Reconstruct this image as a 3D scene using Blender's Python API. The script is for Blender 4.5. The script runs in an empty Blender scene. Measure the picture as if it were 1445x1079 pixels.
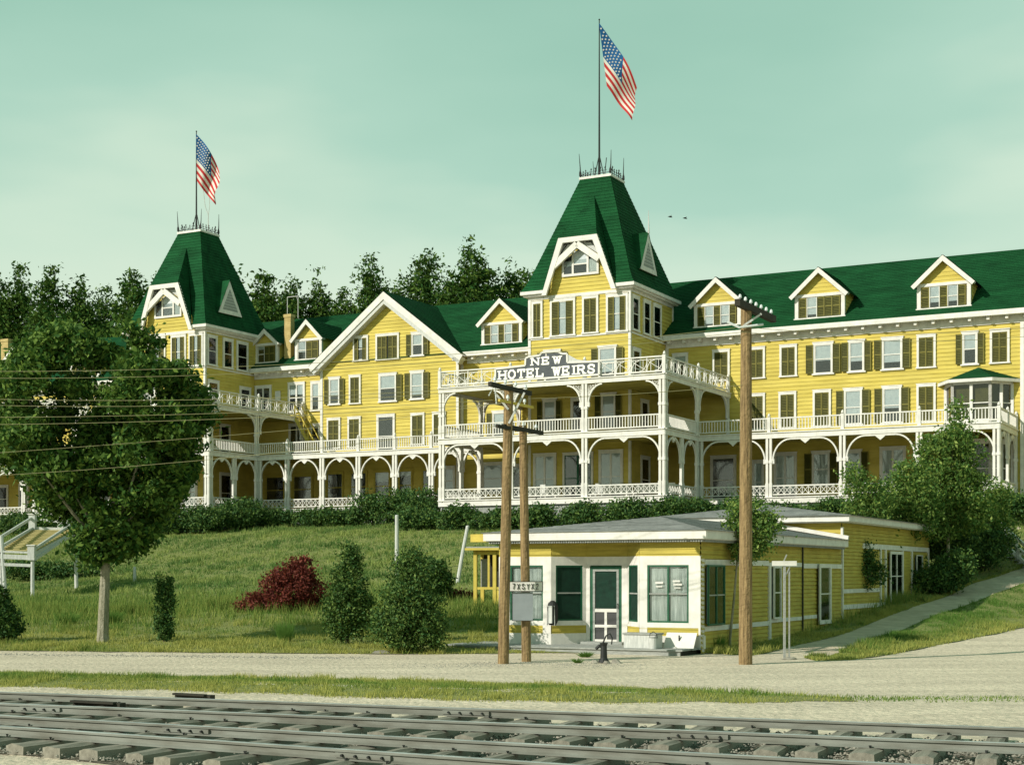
import bpy, math, random
import numpy as np
from mathutils import Vector, Matrix
random.seed(7); rng = np.random.default_rng(7)
R = math.radians
scn = bpy.context.scene
col = scn.collection

# ---------------------------------------------------------------- camera, sky, sun, exposure
F, CX, HZ, CZ = 2130.0, 722.0, 810.0, 2.25      # measured focal length, principal column, horizon row (photo pixels), eye height
cd = bpy.data.cameras.new('camera'); cam = bpy.data.objects.new('camera', cd); col.objects.link(cam)
cam.location = (0, 0, CZ); cam.rotation_euler = (R(90), 0, 0)
cd.sensor_width = 36; cd.lens = 36*F/1445; cd.shift_y = (HZ-539.5)/1445; cd.shift_x = (722.5-CX)/1445
cd.clip_end = 3000; cd.clip_start = .5
scn.camera = cam
scn.render.resolution_x = 1024; scn.render.resolution_y = 764

SUN = Vector((-.84*.88, -.54*.88, .5)).normalized()
SUN_EL = math.asin(SUN.z); SUN_AZ = math.atan2(SUN.x, SUN.y)
w = bpy.data.worlds.new('World'); scn.world = w; w.use_nodes = True
nt = w.node_tree; N = nt.nodes; Lk = nt.links
bg = N['Background']; bg.inputs['Strength'].default_value = .1
sky = N.new('ShaderNodeTexSky'); sky.sky_type = 'NISHITA'; sky.sun_disc = False
sky.sun_elevation = SUN_EL; sky.sun_rotation = SUN_AZ; sky.altitude = 100; sky.air_density = 1; sky.dust_density = 1
tc = N.new('ShaderNodeTexCoord'); sep = N.new('ShaderNodeSeparateXYZ'); Lk.new(tc.outputs['Generated'], sep.inputs[0])
ramp = N.new('ShaderNodeValToRGB'); el = ramp.color_ramp.elements
el[0].position = 0.0; el[0].color = (.70, .80, .63, 1)
el[1].position = 1.0; el[1].color = (.10, .24, .19, 1)
for p, c in ((.15, (.66, .775, .61, 1)), (.225, (.565, .73, .575, 1)), (.285, (.40, .625, .495, 1)), (.37, (.325, .56, .435, 1)), (.6, (.21, .42, .33, 1))):
    e = ramp.color_ramp.elements.new(p); e.color = c
ns = N.new('ShaderNodeTexNoise'); ns.inputs['Scale'].default_value = 2.9; ns.inputs['Detail'].default_value = 4; ns.inputs['Roughness'].default_value = .45
mp = N.new('ShaderNodeMapping'); mp.inputs['Scale'].default_value = (1, 1, 3.2)
Lk.new(tc.outputs['Generated'], mp.inputs[0]); Lk.new(mp.outputs[0], ns.inputs[0])
ma = N.new('ShaderNodeMath'); ma.operation = 'MULTIPLY_ADD'; ma.inputs[1].default_value = -.34; ma.inputs[2].default_value = .17
Lk.new(ns.outputs[0], ma.inputs[0])
ad = N.new('ShaderNodeMath'); ad.operation = 'ADD'; Lk.new(sep.outputs[2], ad.inputs[0]); Lk.new(ma.outputs[0], ad.inputs[1])
Lk.new(ad.outputs[0], ramp.inputs[0])
sc = N.new('ShaderNodeVectorMath'); sc.operation = 'SCALE'; sc.inputs['Scale'].default_value = 10.3
Lk.new(ramp.outputs[0], sc.inputs[0])
mx = N.new('ShaderNodeMix'); mx.data_type = 'RGBA'; mx.inputs[0].default_value = .92
Lk.new(sky.outputs[0], mx.inputs[6]); Lk.new(sc.outputs[0], mx.inputs[7]); Lk.new(mx.outputs[2], bg.inputs['Color'])
sd = bpy.data.lights.new('sun', 'SUN'); sd.energy = 4.6; sd.angle = R(.5); sd.color = (1, .95, .86)
so = bpy.data.objects.new('sun', sd); col.objects.link(so); so.rotation_euler = SUN.to_track_quat('Z', 'Y').to_euler(); so.location = (-40, -30, 60)
scn.view_settings.view_transform = 'Standard'; scn.view_settings.look = 'None'
scn.view_settings.gamma = 1; scn.view_settings.exposure = 0.13; scn.view_settings.use_curve_mapping = False

# ---------------------------------------------------------------- materials
MATS = {}
def mat(name, c, rough=.75, noise=0.0, nscale=3.0, c2=None, bump=0.0, bscale=20.0, spec=.3, wave=None, stretch=None, metal=0.0, tint=False, trans=0.0, broad=None):
    if name in MATS: return MATS[name]
    m = bpy.data.materials.new(name); m.use_nodes = True; t = m.node_tree; n = t.nodes; l = t.links
    b = n['Principled BSDF']; b.inputs['Roughness'].default_value = rough; b.inputs['Specular IOR Level'].default_value = spec
    b.inputs['Metallic'].default_value = metal
    colr = None
    if noise or c2:
        tcn = n.new('ShaderNodeTexCoord'); no = n.new('ShaderNodeTexNoise'); no.inputs['Scale'].default_value = nscale; no.inputs['Detail'].default_value = 6; no.inputs['Roughness'].default_value = .62
        src = tcn.outputs['Object']
        if stretch:
            mpn = n.new('ShaderNodeMapping'); mpn.inputs['Scale'].default_value = stretch; l.new(src, mpn.inputs[0]); src = mpn.outputs[0]
        l.new(src, no.inputs[0])
        rp = n.new('ShaderNodeValToRGB'); rp.color_ramp.elements[0].position = .32; rp.color_ramp.elements[1].position = .68
        c2_ = c2 if c2 else tuple(x*(1-noise) for x in c)
        rp.color_ramp.elements[0].color = (*c2_, 1); rp.color_ramp.elements[1].color = (*c, 1)
        l.new(no.outputs[0], rp.inputs[0]); colr = rp.outputs[0]
        if broad:
            sc2, amt = broad; n2 = n.new('ShaderNodeTexNoise'); n2.inputs['Scale'].default_value = sc2; n2.inputs['Detail'].default_value = 5; n2.inputs['Roughness'].default_value = .6
            mp2 = n.new('ShaderNodeMapping'); mp2.inputs['Scale'].default_value = (.45, 1.6, 1); l.new(tcn.outputs['Object'], mp2.inputs[0]); l.new(mp2.outputs[0], n2.inputs[0])
            r2 = n.new('ShaderNodeMapRange'); r2.inputs[1].default_value = .3; r2.inputs[2].default_value = .7; r2.inputs[3].default_value = 1-amt; r2.inputs[4].default_value = 1.0; l.new(n2.outputs[0], r2.inputs[0])
            vm = n.new('ShaderNodeVectorMath'); vm.operation = 'SCALE'; l.new(colr, vm.inputs[0]); l.new(r2.outputs[0], vm.inputs['Scale']); colr = vm.outputs[0]
    if tint:
        at = n.new('ShaderNodeAttribute'); at.attribute_name = 'tint'
        mm = n.new('ShaderNodeMix'); mm.data_type = 'RGBA'; l.new(at.outputs['Fac'], mm.inputs[0])
        mm.inputs[6].default_value = (*c, 1); mm.inputs[7].default_value = (*tint, 1); colr = mm.outputs[2]
    if colr is not None: l.new(colr, b.inputs['Base Color'])
    else: b.inputs['Base Color'].default_value = (*c, 1)
    if bump:
        tcn = n.new('ShaderNodeTexCoord'); nb = n.new('ShaderNodeTexNoise'); nb.inputs['Scale'].default_value = bscale; nb.inputs['Detail'].default_value = 5
        l.new(tcn.outputs['Object'], nb.inputs[0]); bp = n.new('ShaderNodeBump'); bp.inputs['Strength'].default_value = bump; bp.inputs['Distance'].default_value = .05
        l.new(nb.outputs[0], bp.inputs['Height']); l.new(bp.outputs[0], b.inputs['Normal'])
    if trans:
        out = n['Material Output']; tl = n.new('ShaderNodeBsdfTranslucent'); ms = n.new('ShaderNodeMixShader'); ms.inputs[0].default_value = trans
        if colr is not None: l.new(colr, tl.inputs[0])
        else: tl.inputs[0].default_value = (*c, 1)
        l.new(b.outputs[0], ms.inputs[1]); l.new(tl.outputs[0], ms.inputs[2]); l.new(ms.outputs[0], out.inputs[0])
    MATS[name] = m; return m

YEL = mat('yellow_clapboard', (.63, .51, .12), .8, c2=(.52, .41, .075), nscale=.9, stretch=(.6, .6, 5), bump=.1, bscale=9, broad=(1.0, .22))
YEL2 = mat('shop_clapboard', (.56, .45, .085), .8, c2=(.38, .31, .055), nscale=1.6, stretch=(.7, .7, 9), bump=.15, bscale=14, broad=(1.2, .22))
WHT = mat('white_paint', (.78, .75, .68), .75, c2=(.62, .60, .55), nscale=2.5, stretch=(1.5, 1.5, 1), broad=(1.5, .14))
GRN = mat('green_shingles', (.016, .112, .036), .9, c2=(.005, .05, .017), nscale=3.5, stretch=(3, 3, 9), bump=.6, bscale=14, spec=.1, broad=(1.1, .5))
GRY = mat('grey_roofing', (.33, .34, .32), .9, c2=(.14, .15, .14), nscale=2.2, stretch=(1, 3, 6), bump=.6, bscale=12, broad=(.9, .35))
SHU = mat('olive_shutter', (.085, .082, .012), .7, c2=(.05, .05, .008), nscale=3)
SHUL = mat('olive_shutter_rail', (.17, .15, .03), .7)
BLD = mat('window_blind', (.60, .64, .64), .8, c2=(.46, .52, .54), nscale=3)
CUR = mat('lace_curtain', (.66, .70, .66), .9, c2=(.33, .38, .36), nscale=5, stretch=(5, 5, .35))
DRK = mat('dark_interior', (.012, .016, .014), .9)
IRN = mat('wrought_iron', (.02, .022, .02), .6)
DGR = mat('dark_green_paint', (.01, .10, .045), .5, noise=.3)
SGN = mat('slate_sign_paint', (.085, .095, .10), .7, c2=(.06, .068, .075), nscale=4)
SCR = mat('screen_mesh', (.003, .032, .017), .8, noise=.4, nscale=6)
SCR2 = mat('grey_screen_mesh', (.065, .065, .065), .85)
BRK = mat('ochre_chimney', (.50, .39, .17), .9, c2=(.36, .27, .10), nscale=2.5)
GWD = mat('weathered_grey_wood', (.34, .35, .32), .9, c2=(.22, .23, .21), nscale=2.5, stretch=(2, 2, 8), bump=.3)
WWD = mat('whitewashed_wood', (.60, .60, .56), .85, c2=(.40, .41, .38), nscale=3, stretch=(6, 6, 1), bump=.2)
PWD = mat('pole_wood', (.34, .235, .11), .95, c2=(.10, .065, .03), nscale=4.5, stretch=(6, 6, .4), bump=.9, bscale=10)
DWD = mat('dark_creosote_wood', (.035, .032, .022), .85, noise=.4, nscale=4)
TIE = mat('railroad_tie_wood', (.31, .29, .23), .95, c2=(.12, .11, .085), nscale=3, stretch=(.4, 3.5, 2), bump=.35, bscale=10)
RLT = mat('rail_steel_head', (.50, .52, .48), .5, c2=(.22, .24, .23), nscale=2, metal=.2, spec=.5)
RLW = mat('rail_steel_web', (.23, .24, .205), .8, c2=(.12, .115, .09), nscale=2.5, stretch=(.5, .5, 3))
GRV = mat('gravel_dirt', (.78, .665, .495), .98, c2=(.54, .46, .345), nscale=5, bump=1, bscale=9, broad=(.55, .28))
PTH = mat('dirt_path', (.60, .50, .37), .98, c2=(.42, .34, .24), nscale=1.8, bump=1, bscale=8)
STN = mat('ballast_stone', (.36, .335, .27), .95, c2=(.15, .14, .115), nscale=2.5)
LWN = mat('lawn_turf', (.24, .24, .08), .98, c2=(.14, .165, .045), nscale=2.6, bump=1, bscale=5)
GRS = mat('grass_blades', (.105, .20, .038), .8, tint=(.36, .36, .095), trans=.35, spec=.1)
GRD = mat('bank_grass_blades', (.095, .175, .045), .8, tint=(.27, .32, .09), trans=.3, spec=.1)
INS = mat('glass_insulator', (.62, .66, .64), .25, spec=.6)
WIR = mat('copper_wire', (.22, .21, .10), .7)
RED = mat('flag_red', (.50, .03, .03), .8, trans=.2); BLU = mat('flag_blue', (.010, .095, .25), .8, trans=.15); FWH = mat('flag_white', (.72, .68, .60), .8, trans=.2)
BRD = mat('bird_black', (.01, .01, .01), .8)
BKY = mat('booth_yellow', (.60, .47, .09), .75, noise=.25)
BARK = mat('pale_bark', (.36, .33, .25), .95, c2=(.17, .16, .10), nscale=5, stretch=(2, 2, .6), bump=.7)
BARKD = mat('dark_bark', (.07, .055, .035), .95, noise=.4)
def glass():
    m = bpy.data.materials.new('window_glass'); m.use_nodes = True; t = m.node_tree; n = t.nodes; l = t.links
    n.remove(n['Principled BSDF']); tr = n.new('ShaderNodeBsdfTransparent'); tr.inputs[0].default_value = (.95, .97, .96, 1)
    gl = n.new('ShaderNodeBsdfGlossy'); gl.inputs['Roughness'].default_value = .06; fr = n.new('ShaderNodeFresnel'); fr.inputs[0].default_value = 1.5
    ms = n.new('ShaderNodeMixShader'); ad_ = n.new('ShaderNodeMath'); ad_.operation = 'ADD'; ad_.inputs[1].default_value = .03; l.new(fr.outputs[0], ad_.inputs[0])
    l.new(ad_.outputs[0], ms.inputs[0]); l.new(tr.outputs[0], ms.inputs[1]); l.new(gl.outputs[0], ms.inputs[2]); l.new(ms.outputs[0], n['Material Output'].inputs[0]); return m
GLS = glass()

# ---------------------------------------------------------------- builders
def V3(*a): return Vector(a)
class MB:
    def __init__(s): s.v = []; s.f = []; s.m = []; s.mats = []
    def mi(s, m):
        if m not in s.mats: s.mats.append(m)
        return s.mats.index(m)
    def add(s, vs, fs, m):
        b = len(s.v); i = s.mi(m); s.v += [tuple(x) for x in vs]
        for f in fs: s.f.append([b+k for k in f]); s.m.append(i)
    def box(s, x0, x1, y0, y1, z0, z1, m):
        v = [(x0,y0,z0),(x1,y0,z0),(x1,y1,z0),(x0,y1,z0),(x0,y0,z1),(x1,y0,z1),(x1,y1,z1),(x0,y1,z1)]
        s.add(v, [(0,3,2,1),(4,5,6,7),(0,1,5,4),(1,2,6,5),(2,3,7,6),(3,0,4,7)], m)
    def bar(s, a, b, w_, h_, m, up=(0,0,1)):            # rectangular bar between two points
        a = Vector(a); b = Vector(b); d = (b-a).normalized(); u_ = Vector(up)
        if abs(d.dot(u_)) > .98: u_ = Vector((0,1,0))
        r = d.cross(u_).normalized()*w_/2; t = r.cross(d).normalized()*h_/2
        vs = [a-r-t, a+r-t, a+r+t, a-r+t, b-r-t, b+r-t, b+r+t, b-r+t]
        s.add(vs, [(0,1,2,3),(7,6,5,4),(0,4,5,1),(1,5,6,2),(2,6,7,3),(3,7,4,0)], m)
    def tube(s, pts, rs, m, n=8, cap=True):
        pts = [Vector(p) for p in pts]; rs = rs if isinstance(rs, (list, tuple)) else [rs]*len(pts); vs = []; fs = []
        for i, p in enumerate(pts):
            d = (pts[min(i+1, len(pts)-1)]-pts[max(i-1, 0)]).normalized(); up = Vector((0,0,1)) if abs(d.z) < .95 else Vector((1,0,0))
            r = d.cross(up).normalized(); t = r.cross(d)
            for k in range(n):
                a = 2*math.pi*k/n; vs.append(p+(r*math.cos(a)+t*math.sin(a))*rs[i])
        for i in range(len(pts)-1):
            for k in range(n): fs.append((i*n+k, i*n+(k+1) % n, (i+1)*n+(k+1) % n, (i+1)*n+k))
        if cap: fs.append(tuple(range(n))[::-1]); fs.append(tuple((len(pts)-1)*n+k for k in range(n)))
        s.add(vs, fs, m)
    def poly(s, pts, m): s.add(pts, [tuple(range(len(pts)))], m)
    def prism(s, pts, off, m):                           # polygon extruded by a vector
        n = len(pts); off = Vector(off); a = [Vector(p) for p in pts]; b = [p+off for p in a]
        s.add(a+b, [tuple(range(n)), tuple(range(2*n-1, n-1, -1))]+[(i, n+i, n+(i+1) % n, (i+1) % n) for i in range(n)], m)
    def courses(s, pts, pitch, lip, m, out):             # a planar surface laid in overlapping horizontal courses
        P_ = [Vector(p) for p in pts]; nrm = (P_[1]-P_[0]).cross(P_[2]-P_[0])
        if nrm.length < 1e-9: nrm = (P_[2]-P_[0]).cross(P_[3]-P_[0])
        nrm.normalize()
        if nrm.dot(Vector(out)) < 0: nrm = -nrm; P_ = P_[::-1]
        up = (Vector((0,0,1))-nrm*nrm.z).normalized(); base = P_[0]
        ts = [(p-base).dot(up) for p in P_]; t0, t1 = min(ts), max(ts)
        def clip(poly, t, keep):
            o = []
            for i in range(len(poly)):
                a, b = poly[i], poly[(i+1) % len(poly)]; ta = (a-base).dot(up)-t; tb = (b-base).dot(up)-t
                ia = ta*keep >= -1e-9; ib = tb*keep >= -1e-9
                if ia: o.append(a)
                if ia != ib: o.append(a+(b-a)*(ta/(ta-tb)))
            return o
        t = math.floor((t0+base.z)/pitch)*pitch-base.z if abs(nrm.z) < .01 else t0
        while t < t1-1e-4:
            lo, hi = max(t, t0), min(t+pitch, t1); q = clip(clip(P_, lo, 1), hi, -1)
            if len(q) >= 3:
                o = [p+nrm*(lip*(1-((p-base).dot(up)-t)/pitch)) for p in q]
                s.poly(o, m)
                bl = [i for i, p in enumerate(q) if abs((p-base).dot(up)-lo) < 1e-4]
                if len(bl) >= 2:
                    bl.sort(key=lambda i: (q[i]-base).dot(up.cross(nrm))); a, b = bl[0], bl[-1]
                    s.poly([o[a], o[b], q[b]-nrm*.004, q[a]-nrm*.004], m)
            t += pitch
    def mesh(s, name):
        me = bpy.data.meshes.new(name); me.from_pydata(s.v, [], s.f)
        for m in s.mats: me.materials.append(m)
        me.polygons.foreach_set('material_index', s.m); me.update(); return me
    def build(s, name, parent=None, loc=(0,0,0), rz=0):
        return link(s.mesh(name), name, parent, loc, rz)
def link(me, name, parent=None, loc=(0,0,0), rz=0):
    o = bpy.data.objects.new(name, me); col.objects.link(o); o.location = loc; o.rotation_euler = (0,0,rz)
    if parent: o.parent = parent
    return o
def tag(o, label=None, cat=None, group=None, kind=None):
    if label: o['label'] = label
    if cat: o['category'] = cat
    if group: o['group'] = group
    if kind: o['kind'] = kind
    return o
def thing(name, label, cat, loc=(0,0,0), rz=0, group=None):
    o = bpy.data.objects.new(name, None); col.objects.link(o); o.location = loc; o.rotation_euler = (0,0,rz); o.empty_display_size = .3
    return tag(o, label, cat, group)
def copy_tree(o, parent=None):
    c = o.copy(); col.objects.link(c); c.parent = parent
    for ch in list(o.children): copy_tree(ch, c)
    return c

# ---------------------------------------------------------------- terrain
def sstep(a, b, x): t = np.clip((x-a)/(b-a), 0, 1); return t*t*(3-2*t)
def H(X, Y):
    X = np.asarray(X, float); Y = np.asarray(Y, float)
    k = .5296*sstep(52, 92, Y); s_ = Y+k*np.clip(X, -60, 60)
    z = np.interp(s_, [43, 52, 60, 68, 75, 84, 92, 98.5, 101, 104, 150, 190, 230, 330], [0, .28, .8, 1.4, 2.15, 3.5, 4.75, 5.42, 5.6, 5.8, 6.6, 11, 17, 24])
    z = z+.285*(1-sstep(25.5, 31.5, Y+.35*X)) + .05*np.sin(X*.31+Y*.17)*sstep(44, 60, Y)
    return z
def Hz(x, y): return float(H(x, y))
def gp(px, py):                                          # where the photo's line of sight meets the terrain
    y = 12.0
    while y < 200:
        if CZ+(HZ-py)/F*y <= Hz((px-CX)/F*y, y): break
        y += .05
    return ((px-CX)/F*y, y)
def at(px, py, Y): return ((px-CX)/F*Y, Y, CZ+(HZ-py)/F*Y)
def sheet(name, xs, Ys, mtl, dz, kind='structure'):      # Ys: (n rows, len(xs)) array of Y values
    X = np.broadcast_to(xs, Ys.shape); Z = H(X, Ys)+dz
    v = np.stack([X, Ys, Z], -1).reshape(-1, 3); r, c = Ys.shape
    i = np.arange((r-1)*(c-1)); a = (i//(c-1))*c+i % (c-1); f = np.stack([a, a+1, a+c+1, a+c], -1)
    me = bpy.data.meshes.new(name); me.from_pydata(v.tolist(), [], f.tolist()); me.materials.append(mtl)
    me.polygons.foreach_set('use_smooth', [True]*len(me.polygons))
    return tag(link(me, name), kind=kind)
xs = np.concatenate([np.linspace(-900, -70, 12), np.arange(-66, 66, 1.5), np.linspace(70, 900, 12)])
ys = np.concatenate([np.linspace(-200, 8, 10), np.arange(10, 46, .75), np.arange(46, 120, 1.5), np.linspace(125, 330, 30), np.linspace(380, 2500, 8)])
sheet('ground', xs, np.repeat(ys[:, None], len(xs), 1), GRV, -.018)
pathL = [gp(*p) for p in ((1105,914),(1160,902),(1220,882),(1290,855),(1370,823),(1445,799))]
pathR = [gp(*p) for p in ((1165,926),(1195,915),(1240,899),(1320,867),(1400,838),(1445,822))]
roadE = [gp(*p) for p in ((1150,931),(1200,930),(1280,918),(1360,902),(1445,884))]
def ext(pl, dx=40): (x0, y0), (x1, y1) = pl[-2], pl[-1]; return pl+[(x1+dx, y1+(y1-y0)/(x1-x0)*dx*.6)]
pathL, pathR, roadE = ext(pathL), ext(pathR), ext(roadE)
def fx(pl, x): return np.interp(x, [p[0] for p in pl], [p[1] for p in pl])
# lawn: from the road edge back over the bank
nearE = [(-900, 60), (-60, 46.5)]+[gp(*p) for p in ((0,917),(200,919),(420,921),(600,922),(690,921))]+[(4.9, 43.6), gp(1000,921), gp(1060,924)]+pathL
lx = np.concatenate([np.linspace(-900, -62, 10), np.arange(-60, 46, .7), np.linspace(48, 900, 10)])
ly = fx(nearE, lx)+.12*np.sin(lx*2.3)+.1*np.sin(lx*5.1+1); tt = np.concatenate([np.linspace(0, .3, 50), np.linspace(.31, 1, 40)])[:, None]
sheet('lawn', lx, ly[None, :]*(1-tt)+300*tt, LWN, 0.0)
px_ = np.arange(pathR[0][0], 60, .5); tt = np.linspace(0, 1, 10)[:, None]
sheet('footpath', px_, fx(pathR, px_)[None]*(1-tt)+(fx(pathL, px_)[None]+.1)*tt, PTH, -.012)
wx = np.arange(roadE[0][0]+.3, 60, .5); a = fx(roadE, wx)+.15*np.sin(wx*3); b = np.maximum(fx(pathR, wx), a+.02)
tt = np.linspace(0, 1, 12)[:, None]; sheet('grass_wedge', wx, a[None]*(1-tt)+b[None]*tt, LWN, .004)
vT = [gp(*p) for p in ((0,949),(300,953),(600,960),(900,968),(1190,982))]; vB = [gp(*p) for p in ((0,966),(300,973),(600,984),(900,989),(1190,988))]
vT = [(-60, vT[0][1]+18)]+vT; vB = [(-60, vB[0][1]+17)]+vB
vx = np.arange(-45, vT[-1][0], .4); tt = np.linspace(0, 1, 6)[:, None]
va = fx(vB, vx)+.12*np.sin(vx*2.9)+.08*np.sin(vx*7); vb = np.maximum(fx(vT, vx)+.1*np.sin(vx*3.7), va+.02)
sheet('grass_verge', vx, va[None]*(1-tt)+vb[None]*tt, LWN, -.012)

# ---------------------------------------------------------------- vegetation clouds
def cloud(name, C0, size, mtl, parent=None, tint=None, aspect=1.0, flat=0.0):
    n = len(C0); d1 = rng.normal(size=(n, 3)); d1[:, 2] *= (1-flat); d1 /= np.linalg.norm(d1, axis=1)[:, None]
    d2 = rng.normal(size=(n, 3)); d2[:, 2] *= (1-flat); d2 = np.cross(d1, d2); d2 /= np.linalg.norm(d2, axis=1)[:, None]
    s_ = size*rng.uniform(.6, 1.35, (n, 1)); v = np.stack([C0-d1*s_*aspect, C0-d2*s_*.5+d1*s_*.1, C0+d1*s_*aspect, C0+d2*s_*.5+d1*s_*.1], 1).reshape(-1, 3)
    me = bpy.data.meshes.new(name); me.vertices.add(4*n); me.vertices.foreach_set('co', v.ravel())
    me.loops.add(4*n); me.loops.foreach_set('vertex_index', np.arange(4*n)); me.polygons.add(n); me.polygons.foreach_set('loop_start', np.arange(n)*4)
    try: me.polygons.foreach_set('loop_total', np.full(n, 4))
    except Exception: pass
    me.update(calc_edges=True); me.materials.append(mtl)
    t = np.clip(tint if tint is not None else rng.uniform(0, 1, n)**2, 0, 1)
    at_ = me.attributes.new('tint', 'FLOAT', 'POINT'); at_.data.foreach_set('value', np.repeat(t, 4).astype(np.float32))
    return link(me, name, parent)
def blobs(specs, n, shell=.55, clump=0.0, csz=.3):
    """points inside a set of ellipsoids (x,y,z,rx,ry,rz), gathered in clumps with gaps between"""
    specs = np.array(specs, float); vol = specs[:, 3]*specs[:, 4]*specs[:, 5]; pr = vol**.72; pr /= pr.sum()
    def pts(k):
        i = rng.choice(len(specs), k, p=pr); d = rng.normal(size=(k, 3)); d /= np.linalg.norm(d, axis=1)[:, None]
        r = rng.uniform(shell**3, 1, (k, 1))**(1/3); return specs[i, :3]+d*r*specs[i, 3:6]
    if not clump: return pts(n)
    c = pts(int(clump)); j = rng.integers(0, len(c), n); g = rng.normal(size=(n, 3)); g[:, 2] *= .7
    return c[j]+g*csz*rng.uniform(.5, 1.2, (len(c), 1))[j]
LEAF1 = mat('maple_leaf', (.024, .078, .013), .65, tint=(.17, .26, .045), trans=.28, spec=.15)
LEAF2 = mat('pine_forest_leaf', (.022, .072, .014), .8, tint=(.11, .175, .03), trans=.2, spec=.1)
LEAF3 = mat('arborvitae_leaf', (.028, .085, .016), .7, tint=(.15, .215, .04), trans=.15)
LEAF4 = mat('hedge_leaf', (.024, .078, .016), .7, tint=(.12, .19, .035), trans=.15)
LEAF5 = mat('red_leaf', (.10, .016, .012), .7, tint=(.24, .055, .03), trans=.25)
LEAF6 = mat('young_tree_leaf', (.06, .145, .026), .65, tint=(.28, .36, .075), trans=.38)
def base_z(x, y): return Hz(x, y)
def tree(name, label, cat, base, trunk_r, trunk_h, specs, n, size, leafm, barkm, group=None, clump=0, csz=.3, shell=.4, lean=(0,0), limbs=7, tint=None, part='crown'):
    """specs are relative to the base point"""
    x, y = base; z = Hz(x, y)
    t = thing(name, label, cat, (x, y, z), 0, group)
    mb = MB(); top = Vector((lean[0], lean[1], trunk_h))
    mb.tube([(0,0,-.15), Vector((0,0,.25)), top*.5, top], [trunk_r*1.35, trunk_r*1.05, trunk_r*.9, trunk_r*.65], barkm, 9)
    for k in range(limbs):
        s_ = random.choice(specs); q = Vector(s_[:3]); st = top*random.uniform(.8, 1.0)
        mid = st.lerp(q, .5)+Vector((0,0,-.1*q.length*random.random())); mb.tube([st, mid, q], [trunk_r*.5, trunk_r*.3, trunk_r*.1], barkm, 5, False)
    mb.build('trunk', t)
    P_ = blobs(specs, n, shell, clump, csz)
    cloud(part, P_, size, leafm, t, tint)
    return t

# ================================================================ HOTEL
PH = math.atan(.5296)
hotel = thing('hotel', 'long yellow clapboard hotel with green roofs, two steep towers and white verandahs on the bank', 'hotel', (0, 107.6, 0), -PH)
def hw(u, v, w_=0): c, s_ = math.cos(PH), math.sin(PH); return (u*c+v*s_, 107.6-u*s_+v*c, w_)
PI2 = math.pi/2
OUT_F = (0, -1, 0); OUT_R = (1, 0, 0); OUT_L = (-1, 0, 0)
def wall_rect(name, a, b, z0, z1, out, m=YEL, parent=None, pitch=.26, lip=.035):
    mb = MB(); mb.courses([(a[0],a[1],z0),(b[0],b[1],z0),(b[0],b[1],z1),(a[0],a[1],z1)], pitch, lip, m, out)
    # backing so that the wall has thickness
    o = Vector(out)*-.2; mb.prism([(a[0],a[1],z0),(b[0],b[1],z0),(b[0],b[1],z1),(a[0],a[1],z1)], o, m) if False else None
    return mb.build(name, parent or hotel)
BASE = 5.4
wall_rect('wing_wall', (10.55, 3), (46, 3), BASE, 18.7, OUT_F)
wall_rect('wing_wall', (-25.1, 3), (3.1, 3), BASE, 18.7, OUT_F)
wall_rect('wing_wall', (-66, 3), (-32.55, 3), BASE, 18.7, OUT_F)
wall_rect('wing_wall', (46, 3), (46, 17), BASE, 18.7, OUT_R)
wall_rect('wing_wall', (-66, 3), (-66, 17), BASE, 18.7, OUT_L)
mb = MB(); mb.box(-65.9, 45.9, 16.9, 17, BASE, 18.7, YEL); mb.build('rear_wall', hotel)
# wing roofs
def roof_face(name, pts, out, pitch=.27, lip=.03, m=GRN, parent=None):
    mb = MB(); mb.courses(pts, pitch, lip, m, out); return mb.build(name, parent or hotel)
roof_face('roof', [(-67, 2.3, 18.72), (47, 2.3, 18.72), (47, 10, 23.95), (-67, 10, 23.95)], (0, -1, 1))
roof_face('roof', [(-67, 17.7, 18.72), (47, 17.7, 18.72), (47, 10, 23.95), (-67, 10, 23.95)], (0, 1, 1))
mb = MB()
for u in (45.97, -65.97): mb.poly([(u, 3, 18.7), (u, 17, 18.7), (u, 10, 23.5)], YEL)
mb.build('end_gable', hotel)
for a, b in ((10.62, 47), (-5.3, 3.05), (-25.05, -18.3), (-67, -32.6)):
    mb = MB(); mb.box(a, b, 2.22, 2.34, 18.42, 18.74, WHT); mb.box(a, b, 2.34, 3.0, 18.44, 18.5, WHT); mb.box(a, b, 2.90, 2.96, 17.95, 18.44, WHT); mb.build('cornice', hotel)
mb = MB(); mb.box(-.09, .09, 2.42, 2.90, 18.20, 18.435, WHT); cbm = mb.mesh('cornice_bracket')
for a, b in ((11.0, 46), (-4.6, 3.0), (-24.6, -18.6), (-66, -33)):
    u = a
    while u < b: link(cbm, 'cornice_bracket', hotel, (u, 0, 0)); u += 1.13
mb = MB()
for u in (34.45, 45.9, 10.7, -5.75): mb.box(u-.11, u+.11, 2.88, 2.965, BASE, 17.95, WHT)
mb.build('corner_board', hotel)

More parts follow.
